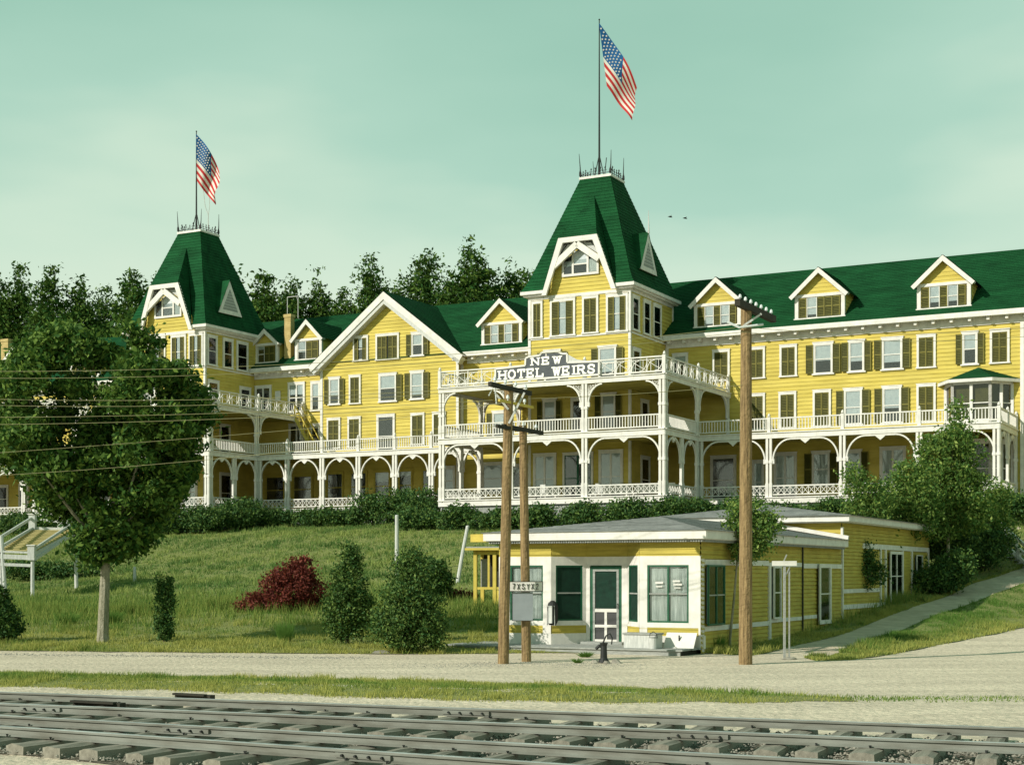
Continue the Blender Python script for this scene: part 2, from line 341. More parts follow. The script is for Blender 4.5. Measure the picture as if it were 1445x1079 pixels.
# windows --------------------------------------------------------
_sh = {}
def shutter_mesh(wd, ht):
    k = (round(wd, 2), round(ht, 2))
    if k not in _sh:
        mb = MB(); s_ = .055; wd, ht = k
        mb.box(0, s_, 0, .05, 0, ht, SHU); mb.box(wd-s_, wd, 0, .05, 0, ht, SHUL)
        for z in (0, ht*.48, ht-.07): mb.box(s_, wd-s_, 0, .052, z, z+.07, SHUL if z else SHU)
        n = max(6, int(ht/.11))
        for i in range(n):
            z = .07+(ht-.14)*i/n; mb.add([(s_, .005, z), (wd-s_, .005, z), (wd-s_, .045, z+.085), (s_, .045, z+.085)], [(0,1,2,3)], SHU)
        mb.add([(s_, .049, 0), (wd-s_, .049, 0), (wd-s_, .049, ht), (s_, .049, ht)], [(0,1,2,3)], SHU)
        _sh[k] = mb.mesh('shutter')
    return _sh[k]
_pn = {}
def pane_mesh(wd, ht):
    k = (round(wd, 2), round(ht, 2))
    if k not in _pn: mb = MB(); mb.box(0, k[0], 0, .012, 0, k[1], GLS); _pn[k] = mb.mesh('pane')
    return _pn[k]
def window(u0, z0, u1, z1, v=3.0, kind='G', blind=.55, parent=None, side=False, case=.14, trim=WHT, name='window', sash=WHT, cas=True, bm=None, mull=1):
    """outer casing from u0..u1; on a side wall u is measured along v"""
    parent = parent or hotel
    if side: loc, rz = (v, u0, z0), PI2
    else: loc, rz = (u0, v, z0), 0
    W, Hh = u1-u0, z1-z0; mb = MB(); c = case
    if 0 < blind < .95: blind = min(.97, max(.15, blind+random.uniform(-.14, .14)))
    if cas:
        mb.box(0, c, -.125, .0, 0, Hh, trim); mb.box(W-c, W, -.125, 0, 0, Hh, trim); mb.box(c, W-c, -.125, 0, Hh-c*1.15, Hh, trim); mb.box(-.05, W+.05, -.16, 0, -.09, .0, trim)
        mb.box(-.03, W+.03, -.15, -.0, Hh, Hh+.05, trim)
    if kind == 'O' or kind[0] == 'G' or kind in ('OR', 'I', 'OL'):
        iw, ih = W-2*c, Hh-c*1.15
        mb.box(c, W-c, -.048, -.042, 0, ih, DRK)
        if bm != 'none' and blind > 0: mb.box(c+.02, W-c-.02, -.058, -.051, ih*(1-blind), ih, bm or BLD)
        mb.box(c, c+.05, -.105, -.065, 0, ih, sash); mb.box(W-c-.05, W-c, -.105, -.065, 0, ih, sash)
        mb.box(c+.05, W-c-.05, -.105, -.065, ih*.5-.03, ih*.5+.03, sash); mb.box(c+.05, W-c-.05, -.105, -.065, 0, .06, sash); mb.box(c+.05, W-c-.05, -.105, -.065, ih-.05, ih, sash)
        if mull == 2: mb.box(W/2-.07, W/2+.07, -.115, -.065, .06, ih-.05, sash)
    if kind == 'C' and cas: mb.box(c, W-c, -.048, -.042, 0, Hh-c*1.15, DRK)
    f = mb.build(name, parent, loc, rz)
    if kind == 'C':
        n = 2*mull; w1 = (W-2*c-(.14 if mull == 2 else 0))/n; hh = Hh-c*1.15-.02
        for i in range(n): link(shutter_mesh(w1-.01, hh), 'shutter', f, (c+.005+i*w1+(.14 if mull == 2 and i >= 2 else 0), -.105, .01))
    else:
        link(pane_mesh(W-2*c-.1, Hh-c*1.15-.1), 'pane', f, (c+.05, -.09, .05))
    if kind in ('O', 'OR', 'OL'):
        sw = min(.5, (W-2*c)/2); hh = Hh-c
        if kind != 'OR': link(shutter_mesh(sw, hh), 'shutter', f, (-sw+c*.3, -.16, .02))
        if kind != 'OL': link(shutter_mesh(sw, hh), 'shutter', f, (W-c*.3, -.16, .02))
    if kind == 'I':
        sw = (W-2*c)*.33; hh = Hh-c*1.15-.02
        link(shutter_mesh(sw, hh), 'shutter', f, (c, -.16, .01)); link(shutter_mesh(sw, hh), 'shutter', f, (W-c-sw, -.16, .01))
    return f
# right wing, third floor
for u0, u1, k, bl in ((14.05,15.3,'C',0),(16.58,17.8,'C',0),(18.82,20.02,'C',0),(21.1,22.5,'O',.6),(23.45,24.6,'O',.75),(25.65,27.08,'O',.72),(27.94,29.15,'C',0),(30.75,31.8,'O',.6),(32.5,33.7,'C',0),(36,37.2,'C',0),(39,40.2,'O',.5),(42,43.2,'C',0)):
    window(u0, 15.55, u1, 17.6, 3, k, bl)
for u0, u1, k, bl in ((16.6,17.8,'C',0),(18.75,19.97,'C',0),(21.1,22.33,'C',0),(23.15,24.45,'O',.75),(25.68,27.0,'O',.7),(27.93,29.15,'C',0),(36,37.2,'C',0),(39,40.2,'O',.5),(42,43.2,'C',0)):
    window(u0, 12.1, u1, 14.45, 3, k, bl)
window(11.1, 14.66, 12.25, 17.55, 3, 'G', .25)
for u0, u1, z0, z1, k, bl, bm in ((13.9,15.75,7.16,10.35,'G',0,None),(16.86,17.75,7.16,9.95,'G',.9,CUR),(18.4,20.0,7.16,10.4,'G2',.92,CUR),(21.0,22.3,8.15,10.4,'O',.95,CUR),(23.2,24.4,8.15,10.4,'O',.9,BLD),(25.55,27.25,7.16,10.5,'G2',.92,CUR),(36,38,7.16,10.4,'G',.8,CUR)):
    window(u0, z0, u1, z1, 3, k, bl, bm=bm, mull=2 if k == 'G2' else 1)
# tower front / side windows for both towers
def tower_windows(uc, vf, main):
    ul, ur = uc-3.72, uc+3.72
    if main:
        window(3.28, 18.42, 4.12, 20.85, vf, 'C'); window(4.69, 18.42, 6.58, 20.88, vf, 'I', .95, case=.16); window(7.1, 18.45, 8.29, 20.88, vf, 'C'); window(8.86, 18.40, 10.44, 20.86, vf, 'I', .95, case=.16)
        window(8.25, 15.3, 9.65, 17.45, vf, 'O', .75); window(4.2, 15.3, 5.5, 17.45, vf, 'O', .75)
    else:
        window(ul+.15, 18.42, ul+1.0, 20.88, vf, 'I', .9); window(-30.75, 18.42, -28.95, 20.88, vf, 'I', .9); window(-28.4, 18.42, -26.9, 20.88, vf, 'I', .8); window(-26.62, 18.42, -25.22, 20.88, vf, 'I', .6)
        window(-27.6, 15.0, -26.3, 17.3, vf, 'O', .5); window(-31.2, 15.0, -29.9, 17.3, vf, 'O', .5)
    for a, b in ((-3.02, -1.8), (-1.1, .15), (.6, 2.05)): window(a, 18.5, b, 20.78, ur, 'G', .35, side=True)
    window(-2.95, 14.75, -1.6, 17.3, ur, 'G', .2, side=True); window(1.0, 14.75, 2.4, 17.2, ur, 'G', .2, side=True)
    window(-1.5, 11.3, -.2, 14.0, ur, 'G', .3, side=True); window(-1.5, 7.2, .0, 10.2, ur, 'G', .8, side=True, bm=CUR)
tower_windows(6.83, -3.2, True); tower_windows(-28.82, -3.2, False)
# main block behind the middle porch
window(3.41, 7.16, 5.15, 10.45, -3.2, 'G2', .97, bm=BLD, mull=2, name='door'); window(5.65, 7.16, 7.9, 10.42, -3.2, 'G2', 0, mull=2, name='door', sash=DGR); window(8.32, 7.16, 10.08, 10.5, -3.2, 'G2', .97, bm=BLD, mull=2, name='door')
window(4.1, 12.0, 5.2, 14.15, -3.2, 'O', .6); window(8.45, 12.0, 9.6, 14.3, -3.2, 'O', .62); window(6.25, 11.3, 7.3, 14.1, -3.2, 'G', 0)
window(-4.06, 8.3, -2.24, 10.5, 3, 'G', .9); window(-1.6, 7.2, -.2, 10.3, 3, 'G', .2); window(-3.2, 12, -2, 14.3, 3, 'O', .4); window(.3, 12, 1.5, 14.3, 3, 'C')
# gable block
GV = 2.4
window(-15.1, 18.76, -13.72, 20.6, GV, 'I', .5); window(-13.02, 18.7, -10.92, 20.6, GV, 'C', mull=2); window(-9.85, 18.78, -8.7, 20.52, GV, 'O', .5)
window(-17.4, 15.5, -16.3, 17.58, GV, 'O', .55); window(-15.48, 15.48, -14.39, 17.62, GV, 'C'); window(-12.75, 15.46, -11.11, 17.58, GV, 'OR', .55); window(-9.95, 15.5, -8.7, 17.6, GV, 'O', .7)
window(-17.55, 12.1, -16.29, 14.4, GV, 'C'); window(-15.6, 12.1, -14.39, 14.4, GV, 'C'); window(-12.94, 11.3, -11.29, 14.45, GV, 'G', 0, name='door'); window(-9.88, 12.1, -8.66, 14.4, GV, 'C'); window(-7.97, 12.1, -6.8, 14.4, GV, 'C')
for u0, u1, bl in ((-17.6,-16.0,.0),(-15.4,-13.8,0),(-13.2,-11.7,.35),(-11.0,-9.7,.3),(-8.9,-7.7,0)): window(u0, 7.9, u1, 10.2, GV, 'G', bl, trim=YEL2, case=.1, sash=YEL2)
window(-7.0, 8.3, -6.0, 10.3, GV, 'G', .9)
# left link wing
window(-25.0, 15.2, -23.36, 17.4, 3, 'G2', 0, mull=2); window(-21.72, 15.2, -20.08, 17.48, 3, 'G2', .3, mull=2, bm=BLD); window(-19.52, 15.2, -18.6, 17.45, 3, 'G', .5)
window(-21.65, 11.3, -20.1, 14.2, 3, 'G2', 0, mull=2); window(-19.57, 11.3, -18.62, 14.1, 3, 'G', 0)
window(-24, 7.9, -22, 10.2, 3, 'G', 0, trim=YEL2, sash=YEL2); window(-21.3, 7.9, -19.3, 10.2, 3, 'G', 0, trim=YEL2, sash=YEL2)
window(-27.3, 7.2, -25.8, 10.2, -3.2, 'G2', .8, mull=2, bm=CUR, name='door'); window(-30, 7.2, -28.4, 10.2, -3.2, 'G2', .9, mull=2, bm=CUR, name='door')
for u in (-53.0, -50.5, -47.5, -44, -41, -38): window(u-.6, 15.5, u+.6, 17.55, 3, 'C' if u in (-53, -44) else 'O', .5); window(u-.6, 12.1, u+.6, 14.45, 3, 'C', .5); window(u-.6, 7.9, u+.6, 10.2, 3, 'G', .5)
mb = MB(); mb.box(-22.95, -22.45, 2.85, 2.93, 16.1, 16.9, WHT); mb.build('wall_plaque', hotel)

# gable block walls and roof
mb = MB()
mb.courses([(-18.2,GV,BASE),(-5.92,GV,BASE),(-5.92,GV,18.5),(-18.2,GV,18.5)], .26, .035, YEL, OUT_F)
mb.courses([(-18.2,GV,18.46),(-5.92,GV,18.46),(-11.95,GV,23.35)], .26, .035, YEL, OUT_F)
mb.poly([(-5.92,GV,BASE),(-5.92,3,BASE),(-5.92,3,18.6),(-5.92,GV,18.6)], YEL); mb.poly([(-18.2,3,BASE),(-18.2,GV,BASE),(-18.2,GV,18.6),(-18.2,3,18.6)], YEL)
mb.build('gable_wall', hotel)
roof_face('gable_roof', [(-11.95,1.72,23.78),(-5.05,1.72,18.5),(-5.05,10,18.5),(-11.95,10,23.78)], (1,0,1))
roof_face('gable_roof', [(-11.95,1.72,23.78),(-18.85,1.72,18.5),(-18.85,10,18.5),(-11.95,10,23.78)], (-1,0,1))
mb = MB()
for s_ in (-1, 1):
    A = Vector((-11.95, 1.7, 23.72)); B = Vector((-11.95+s_*6.95, 1.7, 18.42)); d = (B-A).normalized(); dn = Vector((0,0,-1)); dn = (dn-d*dn.dot(d)).normalized()
    mb.prism([A, B, B+dn*.46, A+Vector((0,0,-.46/abs(d.x)))], (0,.08,0), WHT)
    A2 = A+Vector((0,.08,-.5)); B2 = B+dn*.40+Vector((0,.08,0)); mb.prism([A2, B2, B2+dn*.34, A2+Vector((0,0,-.42))], (0,.60,0), WWD)
    mb.box(-11.95+s_*6.14-.11, -11.95+s_*6.14+.11, GV-.075, GV+.0, BASE, 18.5, WHT)
mb.box(-18.8, -18.0, 1.78, 2.36, 18.1, 18.32, WHT); mb.box(-5.95, -5.15, 1.78, 2.36, 18.1, 18.32, WHT)
mb.build('rake_board', hotel)

# towers ---------------------------------------------------------
def tower(uc, main):
    h = 3.725; vf, vc = -3.2, .525; ul, ur = uc-h, uc+h
    mb = MB()
    mb.courses([(ul,vf,BASE),(ur,vf,BASE),(ur,vf,21.3),(ul,vf,21.3)], .26, .035, YEL, OUT_F)
    mb.courses([(ur,vf,BASE),(ur,4.25,BASE),(ur,4.25,21.3),(ur,vf,21.3)], .26, .035, YEL, OUT_R)
    mb.courses([(ul,vf,BASE),(ul,4.25,BASE),(ul,4.25,21.3),(ul,vf,21.3)], .26, .035, YEL, OUT_L)
    mb.courses([(ul,4.25,18),(ur,4.25,18),(ur,4.25,21.3),(ul,4.25,21.3)], .26, .035, YEL, (0,1,0))
    # wall of the steep front gable
    mb.courses([(uc-2.5,vf,21.3),(uc+2.8,vf,21.3),(uc+1.6,vf,24.7),(uc-1.2,vf,24.7)], .26, .035, YEL, OUT_F)
    mb.build('tower_wall', hotel)
    # roof: profile half widths
    prof = [(21.5, 4.2), (21.95, 3.93), (22.5, 3.68), (29.55, 1.12)]
    def ring(k, s_u, s_v): z, hw_ = prof[k]; return (uc+s_u*hw_, vc+s_v*hw_, z)
    for (su0, sv0, su1, sv1, out) in ((1,-1,1,1,OUT_R), (-1,1,-1,-1,OUT_L), (1,1,-1,1,(0,1,0))):
        mb = MB()
        for k in range(3): mb.courses([ring(k,su0,sv0), ring(k,su1,sv1), ring(k+1,su1,sv1), ring(k+1,su0,sv0)], .26, .028, GRN, out)
        mb.build('tower_roof', hotel)
    # front face with the gable cut in
    aL, aR, ap = uc-2.4, uc+2.85, Vector((uc+.17, 0, 28.15))
    def hv(z):
        for k in range(3):
            if z <= prof[k+1][0]+1e-6: t = (z-prof[k][0])/(prof[k+1][0]-prof[k][0]); return prof[k][1]*(1-t)+prof[k+1][1]*t
    def onroof(u, z): return (u, vc-hv(z), z)
    ap = Vector(onroof(ap.x, ap.z)); mb = MB()
    def cut(s_, z): x0 = aL if s_ < 0 else aR; return x0+(ap.x-x0)*(z-21.5)/(28.15-21.5)
    for k in range(3):
        z0, z1 = prof[k][0], min(prof[k+1][0], 28.15)
        for s_ in (-1, 1):
            mb.courses([onroof(uc+s_*hv(z0), z0), onroof(cut(s_, z0), z0), onroof(cut(s_, z1), z1), onroof(uc+s_*hv(z1), z1)], .26, .028, GRN, OUT_F)
    mb.courses([onroof(uc-hv(28.15), 28.15), onroof(uc+hv(28.15), 28.15), ring(3,1,-1), ring(3,-1,-1)], .26, .028, GRN, OUT_F)
    mb.build('tower_roof', hotel)
    # jerkinhead hood
    vh = -3.85; hL, hR = Vector((uc-1.25, vh, 24.85)), Vector((uc+1.6, vh, 24.85)); bL, bR = Vector((aL, vh, 21.45)), Vector((aR, vh, 21.45))
    mb = MB()
    mb.courses([hL, hR, ap], .26, .028, GRN, (0,-1,1)); mb.courses([hR, bR, ap], .26, .02, GRN, (1,0,.3)); mb.courses([hL, bL, ap], .26, .02, GRN, (-1,0,.3))
    mb.poly([bR, onroof(aR, 21.5), ap], GRN); mb.poly([bL, onroof(aL, 21.5), ap], GRN)
    mb.build('hood_roof', hotel)
    mb = MB(); tw = .34
    iL, iR = hL+Vector((tw*.95,0,-tw)), hR+Vector((-tw*.95,0,-tw)); jL, jR = bL+Vector((tw,0,0)), bR+Vector((-tw,0,0))
    off = (0, .18, 0)
    mb.prism([hL, hR, iR, iL], off, WHT); mb.prism([hL, iL, jL, bL], off, WHT); mb.prism([hR, bR, jR, iR], off, WHT)
    for (x, s_) in ((bL, -1), (bR, 1)):          # flared returns at the foot
        mb.prism([x, x+Vector((-s_*tw,0,0)), x+Vector((-s_*(tw-.12),0,-.35)), x+Vector((s_*.12,0,-.35))], off, WHT)
    mb.build('hood_trim', hotel)
    # inner pointed hood and triple window
    mb = MB(); pk = Vector((uc+.1, vh+.12, 24.35)); l0 = Vector((uc-1.72, vh+.12, 22.95)); r0 = Vector((uc+1.72, vh+.12, 23.2))
    for q in (l0, r0): mb.bar(pk, q, .42, .2, WHT, (0,1,0)) ; 
    mb.build('pointed_hood', hotel)
    mb = MB(); f0 = uc-1.22; f1 = uc+1.5; zb = 22.42
    mb.box(f0, f1, vf-.14, vf, zb-.1, zb+.06, WHT)
    P0 = [(f0, zb+.06), (f1, zb+.06), (f1, 23.45), (uc+.14, 24.2), (f0, 23.35)]
    mb.prism([(a_, vf-.055, b_) for a_, b_ in P0], (0,.012,0), DRK)
    for x in (f0, uc-.48, uc+.62, f1-.14):
        mb.box(x, x+.14, vf-.14, vf-.04, zb+.06, 23.9 if x not in (f0, f1-.14) else 23.4, WHT)
    mb.box(uc-.34, uc+.62, vf-.07, vf-.06, 23.1, 24.0, BLD); mb.box(uc+.76, f1-.14, vf-.07, vf-.06, zb+.1, 23.35, CUR)
    mb.box(f0+.14, uc-.48, vf-.07, vf-.06, 23.0, 23.35, BLD); mb.box(uc-.34, uc+.62, vf-.12, vf-.07, 23.05, 23.13, WHT)
    mb.prism([(x_, vf-.20, z_) for x_, z_ in ((uc-1.75,23.35),(uc-.05,24.45),(uc+.3,24.45),(uc+1.95,23.35),(uc+1.45,24.72),(uc-1.1,24.72))], (0,.05,0), WWD)
    for sx_ in (-1,1): mb.bar((uc+.1+sx_*1.5,vf-.22,23.75), (uc+.1+sx_*.75,vf-.22,24.6), .04, .06, IRN, (0,1,0)); mb.bar((uc+.1+sx_*1.25,vf-.22,24.45), (uc+.1+sx_*.5,vf-.22,24.5), .04, .05, IRN, (0,1,0))
    g = mb.build('window', hotel)
    for a_, b_ in ((f0+.14, uc-.48), (uc-.34, uc+.62), (uc+.76, f1-.14)): link(pane_mesh(b_-a_, .9), 'pane', g, (a_, vf-.09, zb+.08))
    # eaves, frieze, corner boards, belt
    mb = MB(); e = 4.22
    def frame(hh, t, z0, z1, m, gap=False):
        x0, x1, y0, y1 = uc-hh, uc+hh, vc-hh, vc+hh
        if gap: mb.box(x0, aL, y0, y0+t, z0, z1, m); mb.box(aR, x1, y0, y0+t, z0, z1, m)
        else: mb.box(x0, x1, y0, y0+t, z0, z1, m)
        mb.box(x1-t, x1, y0+t, y1, z0, z1, m); mb.box(x0, x0+t, y0+t, y1, z0, z1, m); mb.box(x0+t, x1-t, y1-t, y1, z0, z1, m)
    frame(e, .16, 21.28, 21.50, WHT, True); frame(e-.16, .33, 21.16, 21.34, WHT, True); frame(h+.08, .07, 20.96, 21.16, WHT)
    frame(h+.07, .06, 18.22, 18.34, WHT)
    for (x, y) in ((ul, vf), (ur, vf), (ur, 4.25)):
        mb.box(x-.10, x+.06 if x > uc else x+.10, y-.07, y+.09, BASE, 20.96, WHT) if x < uc else mb.box(x-.10, x+.07, y-.07, y+.1, BASE, 20.96, WHT)
    mb.build('tower_cornice', hotel)
    # louvered triangular dormer on the right face
    mb = MB(); ux = ur+.10; v0, v1, vm, z0, z1 = -1.65, 1.25, -.3, 22.72, 25.35
    A, B, T = Vector((ux, v0, z0)), Vector((ux, v1, z0)), Vector((ux, vm, z1)); cc = (A+B+T)/3
    Ai, Bi, Ti = cc+(A-cc)*.66, cc+(B-cc)*.66, cc+(T-cc)*.66
    for p, q, pi, qi in ((A,B,Ai,Bi), (B,T,Bi,Ti), (T,A,Ti,Ai)): mb.prism([p, q, qi, pi], (-.08,0,0), WHT)
    mb.prism([Ai, Bi, Ti], (-.06,0,0), GWD)
    for i in range(6):
        t = .12+i*.13; p = Ai.lerp(Ti, t); q = Bi.lerp(Ti, t); mb.bar(p, q, .03, .05, WWD)
    bk = Vector((uc+hv(25.35)-.05, vm, 25.4))
    mb.poly([A+Vector((.02,-.1,0)), T+Vector((.02,0,.1)), bk, (uc+hv(22.72)-.05, v0-.1, 22.72)], GRN); mb.poly([T+Vector((.02,0,.1)), B+Vector((.02,.1,0)), (uc+hv(22.72)-.05, v1+.1, 22.72), bk], GRN)
    if main: mb.tube([(ux+.02, vm, 25.35), (ux+.02, vm, 25.7), (ux, vm, 26.9)], [.07, .05, .015], WWD, 6)
    d = mb.build('roof_louver', hotel)
    # cresting
    mb = MB(); hh = 1.2; mb.box(uc-hh, uc+hh, vc-hh, vc+hh, 29.5, 29.66, WHT); mb.box(uc-hh+.12, uc+hh-.12, vc-hh+.12, vc+hh-.12, 29.66, 29.7, GRY)
    for z in (29.80, ): 
        for (p, q) in (((-1,-1),(1,-1)), ((1,-1),(1,1)), ((1,1),(-1,1)), ((-1,1),(-1,-1))): mb.bar((uc+p[0]*1.1, vc+p[1]*1.1, z), (uc+q[0]*1.1, vc+q[1]*1.1, z), .035, .035, IRN)
    cr = mb.build('cresting', hotel)
    fm = MB(); fm.tube([(0,0,0), (0,0,.42)], .022, IRN, 5); fm.tube([(-.13,0,.22), (-.10,0,.34), (0,0,.2), (.10,0,.34), (.13,0,.22)], .018, IRN, 4); fm.tube([(0,0,.38), (0,0,.46), (0,0,.56)], [.02, .055, .01], IRN, 6)
    fmm = fm.mesh('finial')
    fz = MB(); fz.tube([(0,0,0), (.02,0,.7), (.0,0,1.65)], [.055, .035, .015], IRN, 6); fz.tube([(0,0,.1), (0,0,.35), (0,0,.5)], [.10, .08, .03], IRN, 6); fzm = fz.mesh('finial')
    for sx in (-1, 1):
        for sy in (-1, 1):
            o = link(fzm, 'finial', cr, (uc+sx*1.12, vc+sy*1.12, 29.66), random.uniform(0, 6)); o.rotation_euler.x = random.uniform(-.05, .05); o.rotation_euler.y = sx*.05
    for i in range(5):
        t = -1.1+2.2*(i+1)/6
        for p, rz in (((t,-1.1),0), ((t,1.1),0), ((1.1,t),PI2), ((-1.1,t),PI2)):
            o = link(fmm, 'finial', cr, (uc+p[0], vc+p[1], 29.7), rz); s_ = random.uniform(.8, 1.15); o.scale = (s_, s_, s_); o.rotation_euler.y = random.uniform(-.12, .12)
tower(6.83, True); tower(-28.82, False)

# dormers --------------------------------------------------------
def dormer(uc, wd=3.3, zap=22.62, zev=21.0, pat='SGSGS', bl=.7):
    ul, ur = uc-wd/2, uc+wd/2; v = 3.2; zb = 19.3; mb = MB()
    mb.courses([(ul,v,zb),(ur,v,zb),(ur,v,zev-.1),(ul,v,zev-.1)], .26, .03, YEL, OUT_F)
    mb.courses([(ul,v,zev-.12),(ur,v,zev-.12),(uc,v,zap-.25)], .26, .03, YEL, OUT_F)
    for x, o in ((ul, OUT_L), (ur, OUT_R)): mb.courses([(x,v,zb-.2),(x,6.2,zb-.2),(x,6.2,zev),(x,v,zev)], .26, .03, YEL, o)
    mb.box(ul-.04, ul+.2, v-.09, v+.12, zb, zev-.14, WHT); mb.box(ur-.2, ur+.04, v-.09, v+.12, zb, zev-.14, WHT)
    mb.box(ul-.06, ur+.06, v-.11, v, zev-.30, zev-.10, WHT); mb.box(ul-.1, ur+.1, v-.15, v+.05, zb-.12, zb+.02, WHT)
    d = mb.build('dormer', hotel)
    vb = 2.3+(zap-18.72)/.679+.1; mb = MB()
    for s_ in (-1, 1):
        e = (uc+s_*(wd/2+.34), zev-.2)
        mb.courses([(uc,v-.42,zap),(e[0],v-.42,e[1]),(e[0],vb,e[1]),(uc,vb,zap)], .26, .028, GRN, (s_,0,1))
        A, B = Vector((uc, v-.44, zap-.03)), Vector((e[0]+s_*.02, v-.44, e[1]-.05)); dd = (B-A).normalized(); dn = Vector((0,0,-1)); dn = (dn-dd*dn.dot(dd)).normalized()
        mb.prism([A, B, B+dn*.27, A+Vector((0,0,-.27/abs(dd.x)))], (0,.07,0), WHT)
        mb.prism([A+Vector((0,.07,-.05)), B+Vector((0,.07,0)), B+dn*.14+Vector((0,.07,0)), A+Vector((0,.07,-.2))], (0,.36,0), WWD)
    mb.build('dormer_roof', d)
    i0, i1, z0, z1 = ul+.26, ur-.26, zb+.05, zev-.34
    mb = MB(); mb.box(i0, i1, v-.05, v-.03, z0, z1, DRK); mb.box(i0-.05, i1+.05, v-.10, v-.0, z0-.06, z0, WHT)
    n = len(pat); wts = [1.0 if c == 'S' else 1.35 for c in pat]; tot = sum(wts); x = i0; sh = []
    for c, wt in zip(pat, wts):
        w_ = (i1-i0)*wt/tot
        if c == 'G':
            mb.box(x+.04, x+w_-.04, v-.065, v-.055, z0+(z1-z0)*(1-bl), z1, BLD); mb.box(x, x+.05, v-.12, v-.06, z0, z1, WHT); mb.box(x+w_-.05, x+w_, v-.12, v-.06, z0, z1, WHT); mb.box(x+.05, x+w_-.05, v-.11, v-.07, (z0+z1)/2-.03, (z0+z1)/2+.03, WHT)
            sh.append(('p', x, w_))
        else: sh.append(('s', x, w_))
        x += w_
    f = mb.build('window', d)
    for k, x, w_ in sh:
        if k == 's': link(shutter_mesh(w_-.02, z1-z0-.02), 'shutter', d, (x+.01, v-.14, z0+.01))
        else: link(pane_mesh(w_-.1, z1-z0-.04), 'pane', d, (x+.05, v-.10, z0+.02))
for uc, pat, b_ in ((14.32, 'SGSGS', .9), (21.5, 'SGSSS', .85), (29.6, 'SGSGS', .75), (37.6, 'SGSGS', .6), (-2.5, 'SGSGS', .95), (-19.9, 'GSSG', .6), (-51.6, 'SGSGS', .6), (-43.5, 'SGSGS', .6)):
    if uc == -19.9: dormer(uc, 2.5, 22.45, 21.05, 'GSS', .6)
    else: dormer(uc, pat=pat, bl=b_)
dormer(-24.0, 2.2, 22.0, 20.95, 'GSS', .2)
# chimneys
def chimney(u0, u1, z1, v0=3.5, rods=True):
    mb = MB(); mb.box(u0, u1, v0, v0+.5, 18.9, z1-.25, BRK); mb.box(u0-.07, u1+.07, v0-.05, v0+.55, z1-.25, z1, BRK)
    z = 19.1
    while z < z1-.3: mb.box(u0-.012, u1+.012, v0-.012, v0+.512, z, z+.10, BRK); z += .16
    if rods:
        for x in (u0, u1+.45): mb.tube([(x, v0+.4, z1-.3), (x, v0+.4, z1+1.45)], .03, WWD, 5)
        mb.tube([(u0, v0+.4, z1+1.45), (u1+.45, v0+.4, z1+1.45)], .03, WWD, 5)
    mb.build('chimney', hotel)
chimney(-22.5, -21.9, 23.1); chimney(-54.4, -53.55, 23.5, 4.0, False)

# verandahs ------------------------------------------------------
D1, D2, D3 = 7.15, 11.24, 14.62
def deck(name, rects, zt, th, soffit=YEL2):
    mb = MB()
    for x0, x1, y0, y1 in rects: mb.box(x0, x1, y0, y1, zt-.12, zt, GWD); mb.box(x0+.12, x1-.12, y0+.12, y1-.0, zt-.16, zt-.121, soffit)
    return mb.build(name, hotel)
R1 = [(-66, -37.4, -3, 2.97), (-37.4, -20.17, -8.75, -3.0), (-37.4, -32.56, -3, 2.97), (-25.08, -20.17, -3, 2.97), (-20.17, -.75, -3, 2.36), (-.75, 15.25, -8.75, -3.24), (-.75, 3.08, -3.24, 2.97), (10.58, 15.25, -3.24, 2.97), (15.25, 34.1, -3, 2.97)]
deck('porch_floor', R1, D1, .3); deck('balcony_floor', R1, D2, .3)
deck('roof_deck', [(-37.4, -20.17, -8.75, -3.24), (-37.4, -32.56, -3.24, 2.97), (-25.08, -20.17, -3.24, 2.97)], D3, .3)
deck('roof_deck', [(-.75, 15.25, -8.75, -3.24), (-.75, 3.08, -3.24, 2.97), (10.58, 15.25, -3.24, 2.97)], D3, .3)
# outline runs: (a, b) along which fascia, posts, rails and arches go
class Run:
    def __init__(s, a, b, out): s.a = Vector(a); s.b = Vector(b); s.d = (s.b-s.a).normalized(); s.L = (s.b-s.a).length; s.rz = math.atan2(s.d.y, s.d.x)
    def p(s, t, z=0): q = s.a+s.d*t; return (q.x, q.y, z)
fm = MB()
def fascia(run, zt, h_, mb, ext=.06):
    a = Vector(run.p(-ext)); b = Vector(run.p(run.L+ext)); n = Vector((run.d.y, -run.d.x))*.05; n3 = Vector((n.x, n.y, 0))
    mb.bar(a+n3+Vector((0,0,zt-h_/2)), b+n3+Vector((0,0,zt-h_/2)), .1, h_, WHT)
    mb.bar(a+n3*2.2+Vector((0,0,zt-.04)), b+n3*2.2+Vector((0,0,zt-.04)), .12, .07, WHT)
_pm = {}
def post_mesh(h_, k='plain'):
    key = (round(h_, 2), k)
    if key not in _pm:
        mb = MB(); r = .075; mb.box(-r, r, -r, r, 0, h_, WHT)
        if k == 'plain': mb.box(-.1, .1, -.1, .1, 0, .85, WHT); mb.box(-.105, .105, -.105, .105, h_-1.62, h_-1.45, WHT)
        if k == 'newel': mb.box(-.1, .1, -.1, .1, 0, h_, WHT); mb.tube([(0,0,h_), (0,0,h_+.05), (0,0,h_+.16), (0,0,h_+.24)], [.04, .10, .08, .01], WHT, 8)
        _pm[key] = mb.mesh('post')
    return _pm[key]
def post(run, t, z0, z1, k='plain', name='post'): link(post_mesh(z1-z0, k), name, hotel, run.p(t, z0), run.rz)
_rm = {}
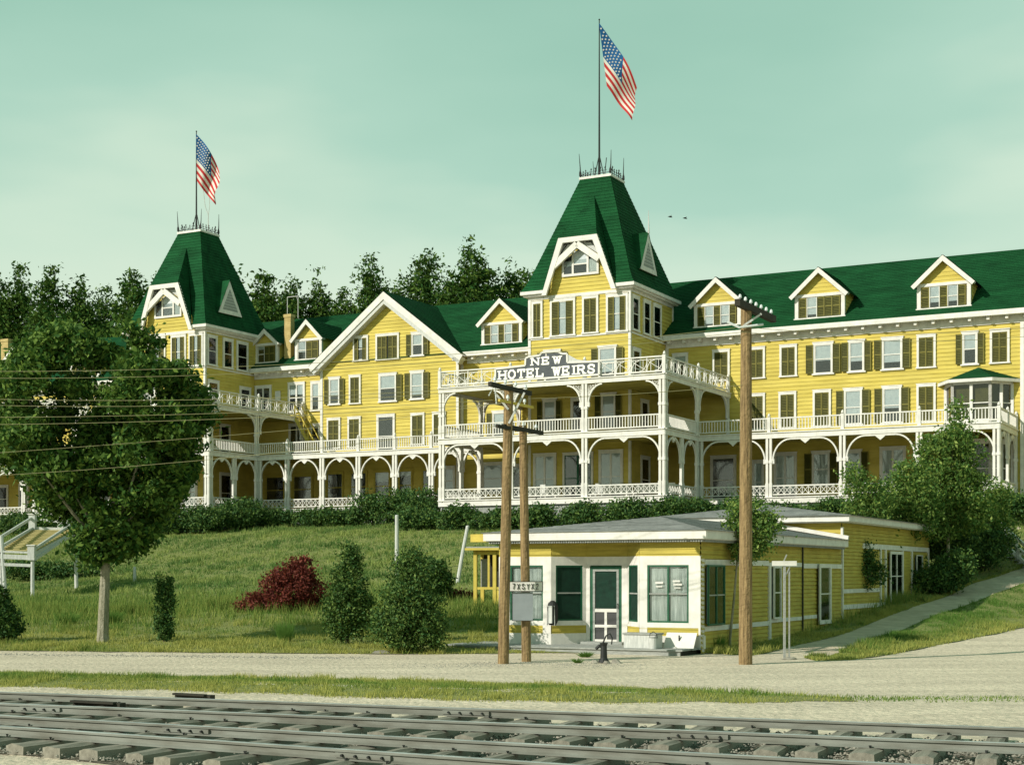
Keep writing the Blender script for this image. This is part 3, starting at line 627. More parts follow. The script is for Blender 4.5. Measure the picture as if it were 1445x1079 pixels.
def rail_mesh(L, kind):
    key = (round(L, 2), kind); L = key[0]
    if key in _rm: return _rm[key]
    mb = MB()
    if kind == 'bal':
        mb.box(0, L, -.05, .05, .82, .90, WHT); mb.box(0, L, -.035, .035, .10, .17, WHT); n = max(2, int(L/.19))
        for i in range(n):
            x = (i+.5)*L/n; mb.box(x-.026, x+.026, -.026, .026, .17, .82, WHT)
    elif kind == 'lat':
        mb.box(0, L, -.05, .05, .64, .72, WHT); mb.box(0, L, -.035, .035, .10, .17, WHT); n = max(2, int(L/.38))
        for i in range(n):
            x0, x1 = i*L/n, (i+1)*L/n; mb.bar((x0,0,.17), (x1,0,.64), .03, .045, WHT, (0,1,0)); mb.bar((x0,.012,.64), (x1,.012,.17), .03, .045, WHT, (0,1,0)); mb.box(x0-.02, x0+.02, -.02, .02, .17, .64, WHT)
    else:  # fancy top rail: arched braces round diamonds
        mb.box(0, L, -.055, .055, 1.0, 1.08, WHT); mb.box(0, L, -.035, .035, .10, .18, WHT); mb.box(0, L, -.02, .02, .86, .90, WHT); n = max(1, int(round(L/1.05)))
        for i in range(n):
            x0, x1 = i*L/n, (i+1)*L/n; W_ = x1-x0; xm = (x0+x1)/2; mb.box(x0-.03, x0+.03, -.03, .03, .18, 1.0, WHT)
            pts = [(x0+W_*.5*(1-math.cos(a)), .0, .18+.66*math.sin(a)) for a in np.linspace(0, math.pi/2, 5)]
            for a, b in zip(pts, pts[1:]): mb.bar(a, b, .035, .05, WHT, (0,1,0)); mb.bar((2*xm-a[0],.015,1.02-a[2]+.0), (2*xm-b[0],.015,1.02-b[2]), .035, .05, WHT, (0,1,0))
            mb.bar((x0,.01,.85), (xm,.01,.5), .03, .04, WHT, (0,1,0)); mb.bar((x1,.02,.2), (xm,.02,.5), .03, .04, WHT, (0,1,0))
            for q in (.25, .75): mb.box(x0+W_*q-.015, x0+W_*q+.015, -.015, .015, .18, .86, WHT)
        mb.box(L-.03, L+.03, -.03, .03, .18, 1.0, WHT)
    _rm[key] = mb.mesh('railing'); return _rm[key]
def rail(run, t0, t1, z, kind): link(rail_mesh(t1-t0, kind), 'railing', hotel, run.p(t0, z), run.rz)
_am = {}
def arch_mesh(L, lace=False, sides=(0, 1)):
    key = (round(L, 2), lace, sides); L = key[0]
    if key in _am: return _am[key]
    mb = MB(); r = min(1.35 if L < 3.6 else 1.15, L/2*.93); hgt = 1.45; n = 9; wd = .13
    for s_ in sides:
        X = (lambda x: L-x) if s_ else (lambda x: x)
        if lace: rr = .95; o_ = [(rr*(1-math.cos(a)), -1.25*(1-math.sin(a))) for a in np.linspace(0, math.pi/2, n)]
        else: o_ = [(r*(1-math.cos(a)), -hgt*(1-math.sin(a))*.95-.05) for a in np.linspace(0, math.pi/2, n)]
        for a, b in zip(o_, o_[1:]): mb.bar((X(a[0]+.06),0,a[1]), (X(b[0]+.06),0,b[1]), .09, wd, WHT, (0,1,0))
        mb.box(min(X(0), X(.16)), max(X(0), X(.16)), -.06, .06, o_[0][1]-.16, o_[0][1]+.14, WHT)
        if lace:
            for k in range(1, 6):
                a = o_[k+1]; mb.bar((X(.05),0,-.15-.14*k), (X(a[0]),0,a[1]+.08), .03, .05, WHT, (0,1,0)); mb.bar((X(.12*k),0,-.02), (X(a[0]-.05),0,a[1]+.10), .03, .045, WHT, (0,1,0))
        else: mb.bar((X(r+.04),0,-.05), (X(L/2),0,-.05), .09, wd, WHT, (0,1,0))
    if not lace: mb.prism([(L/2-.34,-.05,-.08), (L/2+.34,-.05,-.08), (L/2,-.05,-.36)], (0,.1,0), WHT)
    _am[key] = mb.mesh('arch_bracket'); return _am[key]
def arch(run, t0, t1, zt, lace=False):
    if not lace: link(arch_mesh(t1-t0, lace), 'arch_bracket', hotel, run.p(t0, zt), run.rz)
    else:
        for k in (0, 1): link(arch_mesh(t1-t0, lace, (k,)), 'lace_bracket', hotel, run.p(t0, zt), run.rz)
fms = MB()
def storey(run, ts, z0, z1, rk, ak=True, posts=True, newels=(), dbl=.12):
    """ts = bay positions; a pair of posts stands at each"""
    zc = z1-.42
    for i, t in enumerate(ts):
        if posts:
            for q in ((-dbl, dbl) if 0 < i < len(ts)-1 else ((dbl*.3, dbl*2.3) if i == 0 else (-dbl*2.3, -dbl*.3))): post(run, t+q, z0, zc+.07)
    for a, b in zip(ts, ts[1:]):
        o = dbl+.08; rail(run, a+o, b-o, z0, rk)
        if ak: arch(run, a+o, b-o, zc, ak == 'lace')
runs = {
 'midL': (Run((-20.17,-3), (-.75,-3), 0), [0, 2.75, 5.9, 9.1, 12.25, 15.3, 19.42]),
 'main': (Run((-.75,-8.75), (15.25,-8.75), 0), [0, 5.3, 10.6, 16]),
 'mainR': (Run((15.25,-8.75), (15.25,-3), 0), [0, 2.9, 5.75]),
 'mainL': (Run((-.75,-3), (-.75,-8.75), 0), [0, 2.9, 5.75]),
 'right': (Run((15.25,-3), (34.1,-3), 0), [0, 4.78, 9.5, 14.2, 18.85]),
 'rightR': (Run((34.1,-3), (34.1,2.9), 0), [0, 2.9, 5.9]),
 'ltR': (Run((-20.17,-8.75), (-20.17,-3), 0), [0, 2.9, 5.75]),
 'lt': (Run((-37.4,-8.75), (-20.17,-8.75), 0), [0, 4.3, 8.6, 12.9, 17.23]),
 'ltL': (Run((-37.4,-3), (-37.4,-8.75), 0), [0, 2.9, 5.75]),
 'left': (Run((-66,-3), (-37.4,-3), 0), [0, 3.6, 7.2, 10.8, 14.4, 18.0, 21.6, 25.2, 28.6]),
}
for nme, (run, ts) in runs.items():
    storey(run, ts, D1, D2, 'lat'); fascia(run, D1, .42, fms); fascia(run, D2, .40, fms)
    rails2 = nme not in ('main', 'mainR', 'mainL', 'ltR', 'lt', 'ltL')
    if rails2:
        for i, (a, b) in enumerate(zip(ts, ts[1:])): rail(run, a+.1, b-.1, D2, 'bal')
        for t in ts[1:-1] if nme != 'rightR' else ts: post(run, t, D2, D2+.95, 'newel', 'newel_post')
    if nme in ('midL',):
        pass
for nme in ('main', 'mainR', 'mainL', 'lt', 'ltR', 'ltL'):
    run, ts = runs[nme]; lace = 'lace'
    if nme in ('mainR', 'ltR', 'mainL', 'ltL'): ts = [0, 5.75]
    storey(run, ts, D2, D3, 'bal', lace); fascia(run, D3, .36, fms)
    if nme in ('lt', 'main'):
        for i, (a, b) in enumerate(zip(ts, ts[1:])): rail(run, a+.12, b-.12, D3, 'fancy')
        for t in ts: post(run, t, D3, D3+1.12, 'newel', 'newel_post')
for x in (15.25, -20.17, -.75, -37.4):
    run = Run((x, -8.75), (x, 2.9), 0); r2 = Run((x, -3), (x, 2.9), 0); fascia(r2, D3, .36, fms)
    rail(run, .12, 5.75, D3, 'fancy'); rail(run, 5.95, 11.4, D3, 'fancy'); post(run, 5.85, D3, D3+1.1, 'newel', 'newel_post'); post(run, 11.5, D3, D3+1.05, 'newel', 'newel_post')
    arch(run, 5.95, 11.3, D3-.36, 'lace'); post(run, 11.45, D2, D3-.3)
fms.build('deck_fascia', hotel)
mb = MB()                                                # latticed skirt under the porches
for nme, (run, ts) in runs.items():
    a = Vector(run.p(0)); b = Vector(run.p(run.L)); n = Vector((run.d.y, -run.d.x, 0))*-.12
    mb.bar(a+n+Vector((0,0,5.9)), b+n+Vector((0,0,5.9)), .08, 1.7, GWD)
mb.build('skirt', hotel)
# little yellow stair from the left roof deck
mb = MB()
for i in range(10): t = i/9; mb.box(-20.05+t*2.0, -19.75+t*2.0, 1.6, 2.5, D3-.05-t*3.2, D3-t*3.2, BKY)
for s_ in (1.6, 2.5): mb.bar((-20.1, s_, D3+.9), (-18.0, s_, D2+.95), .07, .09, BKY); mb.bar((-20.1, s_, D3-.1), (-18.0, s_, D2+.0), .07, .22, BKY)
for i in range(6): t = i/5; mb.box(-20.1+t*2.1-.03, -20.1+t*2.1+.03, 1.57, 1.63, D3-.1-t*3.3, D3+.9-t*3.3, BKY)
mb.build('stair', hotel)
# bay window on the right balcony
def bay(z0, z1, roof):
    P_ = [(29.75, 3.0), (30.45, 1.7), (32.75, 1.7), (33.85, 3.0)]; mb = MB()
    for (a, b) in zip(P_, P_[1:]):
        a3, b3 = Vector((*a, 0)), Vector((*b, 0)); L_ = (b3-a3).length; d = (b3-a3).normalized()
        mb.bar(a3+Vector((0,0,z0+.35)), b3+Vector((0,0,z0+.35)), .08, .7, WHT); mb.bar(a3+Vector((0,0,z1-.17)), b3+Vector((0,0,z1-.17)), .12, .34, WHT)
        k = 2 if L_ > 2 else (2 if L_ > 1.6 else 1)
        for i in range(k+1): q = a3+d*(L_*i/k); mb.box(q.x-.09, q.x+.09, q.y-.09, q.y+.09, z0, z1-.3, WHT)
        mb.bar(a3+Vector((0,0,z0+1.7)), b3+Vector((0,0,z0+1.7)), .05, .06, WHT)
    b_ = mb.build('bay_window', hotel)
    for (a, b) in zip(P_, P_[1:]):
        mb = MB(); a3, b3 = Vector((*a, 0)), Vector((*b, 0)); d = (b3-a3).normalized(); n = Vector((-d.y, d.x, 0))*.03; n2 = n*4
        mb.poly([a3+n+Vector((0,0,z0+.7)), b3+n+Vector((0,0,z0+.7)), b3+n+Vector((0,0,z1-.34)), a3+n+Vector((0,0,z1-.34))], GLS)
        mb.poly([a3+n2+Vector((0,0,z0+.7)), b3+n2+Vector((0,0,z0+.7)), b3+n2+Vector((0,0,z1-.34)), a3+n2+Vector((0,0,z1-.34))], SHU)
        mb.build('pane', b_)
    if roof:
        E_ = [(29.3, 3.0, z1), (30.3, 1.3, z1), (32.95, 1.3, z1), (34.35, 3.0, z1)]; ap = (31.8, 3.0, z1+.85); mb = MB()
        for a, b in zip(E_, E_[1:]): mb.courses([a, b, ap], .22, .02, GRN, (0,-1,1)); mb.bar(Vector(a)+Vector((0,0,-.12)), Vector(b)+Vector((0,0,-.12)), .1, .2, WHT)
        mb.poly([(x, y, z1-.03) for x, y, _ in E_], WHT); mb.build('bay_roof', b_)
bay(D2, 14.45, True); bay(D1, 10.7, False)
# furniture glimpsed on the porch
def chair(u, v, rz, label):
    c = thing('porch_chair', label, 'chair', hw(u, v, D1), rz-PH, 'chairs on the lower verandah'); 
    for nm, b in (('seat', (-.25,.25,-.25,.25,.42,.47)), ('backrest', (-.25,.25,.2,.25,.5,1.05))):
        mb = MB(); mb.box(*b, WWD); mb.build(nm, c)
    lg = MB(); lg.box(-.025,.025,-.025,.025,0,.42, WWD); lm = lg.mesh('leg')
    for x, y in ((-.22,-.22),(.22,-.22),(-.22,.22),(.22,.22)): link(lm, 'leg', c, (x, y, 0))
chair(9.2, -5.2, .3, 'pale slatted chair on the lower porch right of the middle doors'); chair(16.9, -1, 1.2, 'pale slatted chair on the lower porch beside the tall right pole'); chair(5.4, -5.4, 2.8, 'pale slatted chair on the lower porch left of the dark double door')
def bench(u, label):
    c = thing('porch_bench', label, 'bench', hw(u, -3.9, D1), -PH, 'white settees against the middle porch wall')
    mb = MB(); mb.box(-1.4,1.4,-.3,.3,.38,.45, WHT); mb.build('seat', c); mb = MB(); mb.box(-1.4,1.4,.25,.31,.45,1.05, WHT); mb.build('backrest', c)
    lm = MB(); lm.box(-.04,.04,-.25,.25,0,.38, WHT); lm = lm.mesh('leg')
    for x in (-1.3, 1.3): link(lm, 'leg', c, (x, 0, 0))
bench(9.4, 'long white settee under the porch window right of the dark doors'); bench(12.5, 'long white settee at the right end of the middle porch'); bench(4.2, 'long white settee left of the dark double door')

# lettering --------------------------------------------------------
GL = {'H': ([((0,0),(0,1)),((1,0),(1,1)),((0,.5),(1,.5))], [(0,0),(0,1),(1,0),(1,1)]), 'T': ([((.5,0),(.5,1)),((0,1),(1,1)),((0,1),(0,.75)),((1,1),(1,.75))], [(.5,0)]),
 'E': ([((0,0),(0,1)),((0,0),(.85,0)),((0,1),(.85,1)),((0,.5),(.6,.5)),((.85,0),(.85,.22)),((.85,1),(.85,.78)),((.6,.38),(.6,.62))], [(0,0),(0,1)]), 'L': ([((0,0),(0,1)),((0,0),(.9,0)),((.9,0),(.9,.3))], [(0,1),(0,0)]),
 'W': ([((0,1),(.27,0)),((.27,0),(.5,.9)),((.5,.9),(.73,0)),((.73,0),(1,1))], [(0,1),(1,1),(.5,.95)]), 'I': ([((.5,0),(.5,1))], [(.5,0),(.5,1)]),
 'R': ([((0,0),(0,1)),((0,1),(.65,1)),((.65,1),(.88,.85)),((.88,.85),(.88,.65)),((.88,.65),(.65,.5)),((.65,.5),(0,.5)),((.5,.5),(.92,0))], [(0,0),(.95,0),(0,1)]),
 'S': ([((.9,.75),(.88,.92)),((.88,.92),(.6,1)),((.6,1),(.3,1)),((.3,1),(.05,.85)),((.05,.85),(.1,.62)),((.1,.62),(.8,.42)),((.8,.42),(.92,.2)),((.92,.2),(.7,0)),((.7,0),(.3,0)),((.3,0),(.05,.1)),((.05,.1),(.03,.28))], []),
 'O': ([((.3,0),(.7,0)),((.7,0),(1,.3)),((1,.3),(1,.7)),((1,.7),(.7,1)),((.7,1),(.3,1)),((.3,1),(0,.7)),((0,.7),(0,.3)),((0,.3),(.3,0))], []),
 'N': ([((0,0),(0,1)),((0,1),(1,0)),((1,0),(1,1))], [(0,0),(0,1),(1,1)]), 'X': ([((0,0),(.9,1)),((0,1),(.9,0))], []), '7': ([((.0,1),(.8,1)),((.8,1),(.3,0))], []), 'Y': ([((.5,0),(.5,.5)),((.5,.5),(.05,1)),((.5,.5),(.95,1))], []),
 '2': ([((.05,.75),(.3,1)),((.3,1),(.7,1)),((.7,1),(.85,.72)),((.85,.72),(.05,0)),((.05,0),(.9,0))], [])}
def letter(ch, w_, h_, th, m, depth=.02, serif=True):
    mb = MB(); st, sf = GL[ch]; k = 0
    for a, b in st:
        A = Vector((a[0]*w_, 0, a[1]*h_)); B = Vector((b[0]*w_, 0, b[1]*h_)); d = (B-A).normalized()*th*.32
        mb.bar(A-d, B+d, th, depth+.001*k, m, (0,1,0)) if abs((B-A).z) < 1e-6 or True else None; k += 1
    if serif:
        for p in sf: mb.box(p[0]*w_-th*1.15, p[0]*w_+th*1.15, -depth/2-.004, depth/2, p[1]*h_-th*.32, p[1]*h_+th*.32, m)
    return mb
def text(s_, parent, x0, x1, z, h_, th, m, y, cw=.62, serif=True, gapw=.7, jit=0):
    n = sum(gapw if c == ' ' else (.55 if c == 'I' else 1) for c in s_); adv = (x1-x0)/n; x = x0
    for c in s_:
        if c != ' ':
            a = adv*(.55 if c == 'I' else 1); o = letter(c, adv*cw*(.55 if c == 'I' else 1), h_, th, m, serif=serif).build('letter', parent, (x+(a-adv*cw*(.55 if c == 'I' else 1))/2, y, z+random.uniform(-jit, jit)))
            o['label'] = 'letter '+c if c.isalpha() else 'figure '+c
            x += a
        else: x += adv*gapw
sg = thing('hotel_sign', 'slate grey rooftop sign reading NEW HOTEL WEIRS in white slab letters', 'sign', hw(0, -8.92, 0), -PH)
LTR = mat('sign_letter_white', (.85,.83,.76), .7)
bd = [(3.54,14.76),(10.92,14.76),(10.92,15.58),(8.72,15.66),(8.70,16.22),(8.35,16.24),(8.1,16.38),(7.3,16.44),(6.9,16.40),(6.75,16.24),(5.95,16.2),(5.75,16.12),(5.72,15.66),(3.54,15.58)]
mb = MB(); mb.prism([(a, 0, b) for a, b in bd], (0,.07,0), SGN); mb.build('board', sg)
mb = MB()
for a, b in zip(bd, bd[1:]+bd[:1]): mb.bar((a[0],-.01,a[1]), (b[0],-.01,b[1]), .12, .06, WHT, (0,1,0))
mb.prism([(8.78,0,15.68),(10.2,0,15.66),(9.4,0,15.8),(8.78,0,16.15)], (0,.06,0), WWD); mb.build('border', sg)
text('HOTEL WEIRS', sg, 3.72, 10.75, 14.90, .50, .125, LTR, -.022, cw=.66); text('NEW', sg, 6.05, 8.4, 15.66, .42, .11, LTR, -.022, cw=.6)
mb = MB(); mb.box(7.18, 7.26, -.03, -.005, 16.12, 16.32, FWH); mb.box(7.1,7.34,-.031,-.004,16.12,16.15, FWH); mb.build('numeral_mark', sg)

# flagpoles and flags --------------------------------------------
def flagpole(u, v, z1, label, extra):
    x, y, z = hw(u, v, 29.7); p = thing('flagpole', label, 'flagpole', (x, y, z), 0, 'flagpoles on the hotel towers'); h_ = z1-29.7
    mb = MB(); mb.tube([(0,0,0), (0,0,1.6), (0,0,h_)], [.10, .07, .035], IRN, 7); mb.build('pole', p)
    mb = MB(); mb.tube([(0,0,h_), (0,0,h_+.07), (0,0,h_+.12)], [.03, .07, .02], IRN, 7); mb.build('ball', p)
    for s_ in (-1, 1): mb = MB(); mb.tube([(.35*s_,-.2,0), (.05*s_,0,1.5)], [.04, .03], IRN, 5); mb.build('brace', p)
    if extra: mb = MB(); mb.tube([(.95,0,0), (.95,0,1.6)], .035, WWD, 5); mb.tube([(.95,0,1.5),(.7,0,2.2),(.5,0,3.9)], .025, WWD, 5); mb.tube([(.95,0,1.5),(1.05,0,2.1),(1.05,0,2.9)], .025, WWD, 5); mb.build('halyard', p)
    else: mb = MB(); mb.tube([(.35,0,0), (.5,0,1.5)], .03, IRN, 5); mb.build('halyard', p)
flagpole(6.62, .52, 40.72, 'tall iron flagpole on the taller middle tower', False)
flagpole(-29.02, .52, 37.85, 'iron flagpole on the left tower beside the maple', True)
def flag(label, u, v, ztop, sc_, P00, P10, P01, P11, ph=0.0):
    x, y, z = hw(u, v, ztop); f = thing('flag', label, 'flag', (x, y, z), 0, 'flags flying on the towers')
    def P_(s_, t):
        q = [(1-s_)*(1-t)*P00[i]+s_*(1-t)*P10[i]+(1-s_)*t*P01[i]+s_*t*P11[i] for i in (0, 1)]
        wv = (.05+.04*ph)*math.sin(t*9+s_*3+ph*2)*s_; bulge = 5*math.sin(s_*math.pi)*(1-t)
        return Vector((((q[0]-P00[0])+wv*20+bulge*.5)/sc_, .38*math.sin(s_*(7+2*ph)+t*(5-3*ph)+ph)*s_-.12*t, -((q[1]-P00[1])-bulge*.6)/sc_))
    ns_, nt_ = 26, 26; cu, cn = 15, 14
    def patch(name, i0, i1, j0, j1, m, lab=None, dy=0):
        vs = [P_(i/ns_, j/nt_)+Vector((0,dy,0)) for j in range(j0, j1+1) for i in range(i0, i1+1)]; W_ = i1-i0+1
        fs = [(a*W_+b, a*W_+b+1, (a+1)*W_+b+1, (a+1)*W_+b) for a in range(j1-j0) for b in range(i1-i0)]
        mb = MB(); mb.add(vs, fs, m); o = mb.build(name, f)
        if lab: o['label'] = lab
        return o
    cn_ = patch('canton', 0, cu, 0, cn, BLU)
    for k in range(13):
        a, b = 2*k, 2*k+2; m = RED if k % 2 == 0 else FWH
        patch('stripe', cu if b <= cn else 0, ns_, a, b, m, 'red stripe' if m is RED else 'white stripe')
    mb = MB(); 
    for j in range(6):
        for i in range(8):
            c = P_((i+.6+.5*(j % 2))/9*cu/ns_, (j+.7)/6.3*cn/nt_); r = .085
            for dy in (-.02, .02): mb.add([c+Vector((r*math.sin(2*math.pi*q/10)*(1 if q % 2 == 0 else .45), dy, r*math.cos(2*math.pi*q/10)*(1 if q % 2 == 0 else .45))) for q in range(10)], [tuple(range(10))], FWH)
    mb.build('stars', cn_)['kind'] = 'stuff'
flag('larger stars and stripes flag on the taller middle tower', 6.62, .45, 40.55, 20.3, (842,30), (896,120), (853,120), (889,170))
flag('smaller stars and stripes flag on the left tower', -29.02, .45, 37.7, 17.7, (277,187), (313,243), (279,255), (305,290), 1.0)

# ================================================================ SHOP
SX, SY = 5.365, 42.96
shop = thing('shop', 'low yellow and white wooden shop with green display windows and grey hipped roof', 'shop', (SX, SY, 0), -PH)
def sw(u, v, z=0): c, s_ = math.cos(PH), math.sin(PH); return (SX+u*c+v*s_, SY-u*s_+v*c, z)
def swin(u0, u1, z0, z1, v=0, side=False, frame=DGR, mull=1, blind=1, bm=CUR, name='window', t=.05, hbar=True, glassm=GLS, inner=DRK):
    loc, rz = ((v, u0, z0), PI2) if side else ((u0, v, z0), 0); W, Hh = u1-u0, z1-z0; mb = MB()
    mb.box(0, t, -.05, .0, 0, Hh, frame); mb.box(W-t, W, -.05, 0, 0, Hh, frame); mb.box(t, W-t, -.05, 0, Hh-t, Hh, frame); mb.box(t, W-t, -.05, 0, 0, t, frame)
    if hbar: mb.box(t, W-t, -.045, -.0, Hh*.5-.02, Hh*.5+.02, WHT if frame is WHT else GWD)
    for i in range(1, mull): mb.box(W*i/mull-.025, W*i/mull+.025, -.048, 0, t, Hh-t, frame)
    mb.box(t, W-t, .05, .06, t, Hh-t, inner)
    if blind: 
        n = int(W/.05); zb = t+(Hh-2*t)*(1-blind)
        vs = []; 
        for i in range(n+1): x = t+(W-2*t)*i/n; yy = .03+.012*math.sin(i*1.3)+.006*math.sin(i*3.1); vs += [(x, yy, zb), (x, yy, Hh-t)]
        mb.add(vs, [(2*i, 2*i+2, 2*i+3, 2*i+1) for i in range(n)], bm)
    f = mb.build(name, shop, loc, rz)
    for i in range(mull):
        p = MB(); a = t+(W-2*t)*i/mull+.012; b = t+(W-2*t)*(i+1)/mull-.012; p.box(a, b, -.02, -.012, t, Hh-t, glassm); p.build('pane', f)
    return f
FW = [((-6.5,0),(-4.73,0)), ((-4.73,0),(-3.98,.9)), ((-3.98,.9),(-2.63,.9)), ((-2.63,.9),(-1.86,0)), ((-1.86,0),(0,0))]
def wallseg(a, b, z0, z1, m, mb, th=.08, off=0.0):
    a3, b3 = Vector((*a, 0)), Vector((*b, 0)); d = (b3-a3).normalized(); n = Vector((d.y, -d.x, 0)); c = (z0+z1)/2
    mb.bar(a3-n*(th/2-off)+Vector((0,0,c)), b3-n*(th/2-off)+Vector((0,0,c)), th, z1-z0, m)
def segc(a, b, z0, z1, mb, m=YEL2):
    d = (Vector(b)-Vector(a)); mb.courses([(*a, z0), (*b, z0), (*b, z1), (*a, z1)], .135, .022, m, (d.y, -d.x, 0))
mw = MB(); mt = MB()
for i, (a, b) in enumerate(FW):
    segc(a, b, 2.78, 3.2, mw)
    wallseg(a, b, 2.52, 2.78, WHT, mt, .1, .02)
    if i == 2: continue
    wallseg(a, b, .72, .86, WHT, mt, .1, .025); segc(a, b, .48, .72, mw); wallseg(a, b, .12, .48, WHT, mt, .1, .02)
# white posts between openings
def vpost(u, v, w_, mb, z0=.12, z1=2.52, d=.1): mb.box(u-w_/2, u+w_/2, v-.02, v-.02+d, z0, z1, WHT)
mt.box(-6.5, -6.12, -.02, .08, .86, 2.52, WHT); mt.box(-5.0, -4.73, -.02, .08, .86, 2.52, WHT); mt.box(-6.5, -6.35, -.03, -.021, .48, .72, WHT); mt.box(-5.0, -4.73, -.03, -.021, .48, .72, WHT)
mt.box(-1.86, -1.62, -.02, .08, .48, 2.52, WHT); mt.box(-.34, 0, -.02, .08, .86, 2.52, WHT); mt.box(-.04, .02, -.03, .1, .12, 2.78, WHT)
for p0, p1, fr in (((-4.73,0),(-3.98,.9),(.12,.88)), ((-2.63,.9),(-1.86,0),(.12,.88))):
    A, B = Vector(p0), Vector(p1)
    for t0, t1 in ((0, fr[0]), (fr[1], 1)): wallseg(A.lerp(B, t0), A.lerp(B, t1), .86, 2.52, WHT, mt, .1, .02)
mt.box(-3.98, -3.86, .86, .96, .15, 2.52, WHT); mt.box(-2.81, -2.63, .86, .96, .15, 2.52, WHT)
mt.build('trim', shop)
swin(-6.12, -5.0, .86, 2.52, .04, mull=2); swin(-1.62, -.34, .86, 2.52, .04, mull=2)
# splayed side lights
for p0, p1 in (((-4.73,0),(-3.98,.9)), ((-2.63,.9),(-1.86,0))):
    A, B = Vector(p0), Vector(p1); d = (B-A).normalized(); q0 = A+d*.14; L_ = (B-A).length-.28; rz = math.atan2(d.y, d.x)
    f = swin(0, L_, .86, 2.52, 0, bm=DRK, blind=0, inner=SCR, glassm=SCR); n = Vector((-d.y, d.x))*.04; f.location = (q0.x+n.x, q0.y+n.y, .86); f.rotation_euler.z = rz
# screen door
mb = MB(); a, b, z0, z1 = -3.86, -2.81, .2, 2.5
mb.box(a, a+.1, .88, .93, z0, z1, DGR); mb.box(b-.1, b, .88, .93, z0, z1, DGR); mb.box(a+.1, b-.1, .88, .93, z1-.1, z1, DGR)
a += .1; b -= .1; z1 -= .1
for x0, x1 in ((a, a+.07), (b-.07, b)): mb.box(x0, x1, .86, .90, z0, z1, GWD)
for z in (z0, .55, 1.18 - .32+.32): pass
mb.box(a+.07, b-.07, .86, .90, z1-.06, z1, GWD); mb.box(a+.07, b-.07, .86, .90, z0, z0+.1, WHT); mb.box(a+.07, b-.07, .86, .90, .66, .74, WHT); mb.box(a+.07, b-.07, .86, .90, 1.12, 1.22, WHT); mb.box((a+b)/2-.04, (a+b)/2+.04, .861, .899, .3, 1.12, WHT)
dr = mb.build('screen_door', shop)
mb = MB(); mb.box(a+.07, b-.07, .89, .895, 1.22, z1-.06, SCR); mb.build('screen', dr); mb = MB(); mb.box(a+.07, b-.07, .89, .895, .3, 1.12, SCR2); mb.build('lower_screen', dr)
mb = MB(); mb.tube([(b-.03,.86,1.25), (b-.03,.82,1.25), (b-.03,.82,1.37), (b-.03,.86,1.37)], .012, IRN, 5); mb.build('handle', dr)
# side walls
mw.courses([(0,0,-.2),(0,14.6,-.2),(0,14.6,3.2),(0,0,3.2)], .135, .042, YEL2, OUT_R)
mw.courses([(-6.5,0,-.2),(-6.5,14.6,-.2),(-6.5,14.6,3.2),(-6.5,0,3.2)], .135, .022, YEL2, OUT_L)
mw.courses([(0,14.6,-.2),(0,29,-.2),(0,29,4.2),(0,14.6,4.2)], .135, .042, YEL2, OUT_R)
mw.courses([(-7.5,14.6,3.1),(0,14.6,3.1),(0,14.6,4.2),(-7.5,14.6,4.2)], .135, .022, YEL2, OUT_F)
mw.courses([(-7.5,14.6,-.2),(-7.5,29,-.2),(-7.5,29,4.2),(-7.5,14.6,4.2)], .135, .022, YEL2, OUT_L)
mw.courses([(-7.5,29,-.2),(0,29,-.2),(0,29,4.2),(-7.5,29,4.2)], .135, .022, YEL2, (0,1,0))
mw.build('wall', shop)
ms_ = MB()
ms_.box(-.02, .03, .1, .26, .0, 2.72, WHT)
ms_.box(.0, .065, .26, 6.0, 2.52, 2.68, WHT); ms_.box(0, .065, .26, 6.0, .62, .76, WHT); ms_.box(0, .065, 1.65, 1.82, .76, 2.52, WHT)
ms_.box(.0, .075, 6.0, 6.2, .1, 2.62, WHT); ms_.box(0, .065, 6.2, 9.5, 2.5, 2.64, WHT); ms_.box(0, .065, 6.2, 9.5, .70, .82, WHT); ms_.box(0, .065, 9.75, 14.5, 2.46, 2.62, WHT); ms_.box(0, .065, 9.75, 11.3, .72, .84, WHT)
ms_.box(0, .08, 14.52, 14.66, .3, 4.0, WHT); ms_.box(.0, .065, 14.7, 28.8, .95, 1.12, WHT); ms_.box(.0, .065, 17.5, 28.9, 3.25, 3.45, WHT); ms_.box(.0, .066, 14.7, 20, 1.55, 1.7, WHT)
for v in (20.2, 21.0, 23.9, 25.6, 28.75): ms_.box(0, .075, v-.09, v+.09, .9, 3.25, WHT)
ms_.tube([(.06, 9.62, .3), (.06, 9.62, 3.2)], .03, IRN, 6)
ms_.box(.0, .07, .12, .26, .12, .5, WHT)
ms_.build('side_trim', shop)
swin(.26, 1.65, .78, 2.52, .115, side=True, mull=2); swin(6.25, 7.0, .82, 2.5, .115, side=True, frame=WHT, bm=CUR)
swin(11.3, 12.75, .5, 2.62, .12, side=True, frame=WHT, blind=.7, bm=BLD, name='door', t=.14); swin(21.4, 23.6, 1.15, 3.2, .12, side=True, frame=WHT, mull=2, bm=CUR, t=.12); swin(26.1, 27.2, 1.2, 3.1, .12, side=True, frame=WHT, bm=BLD)
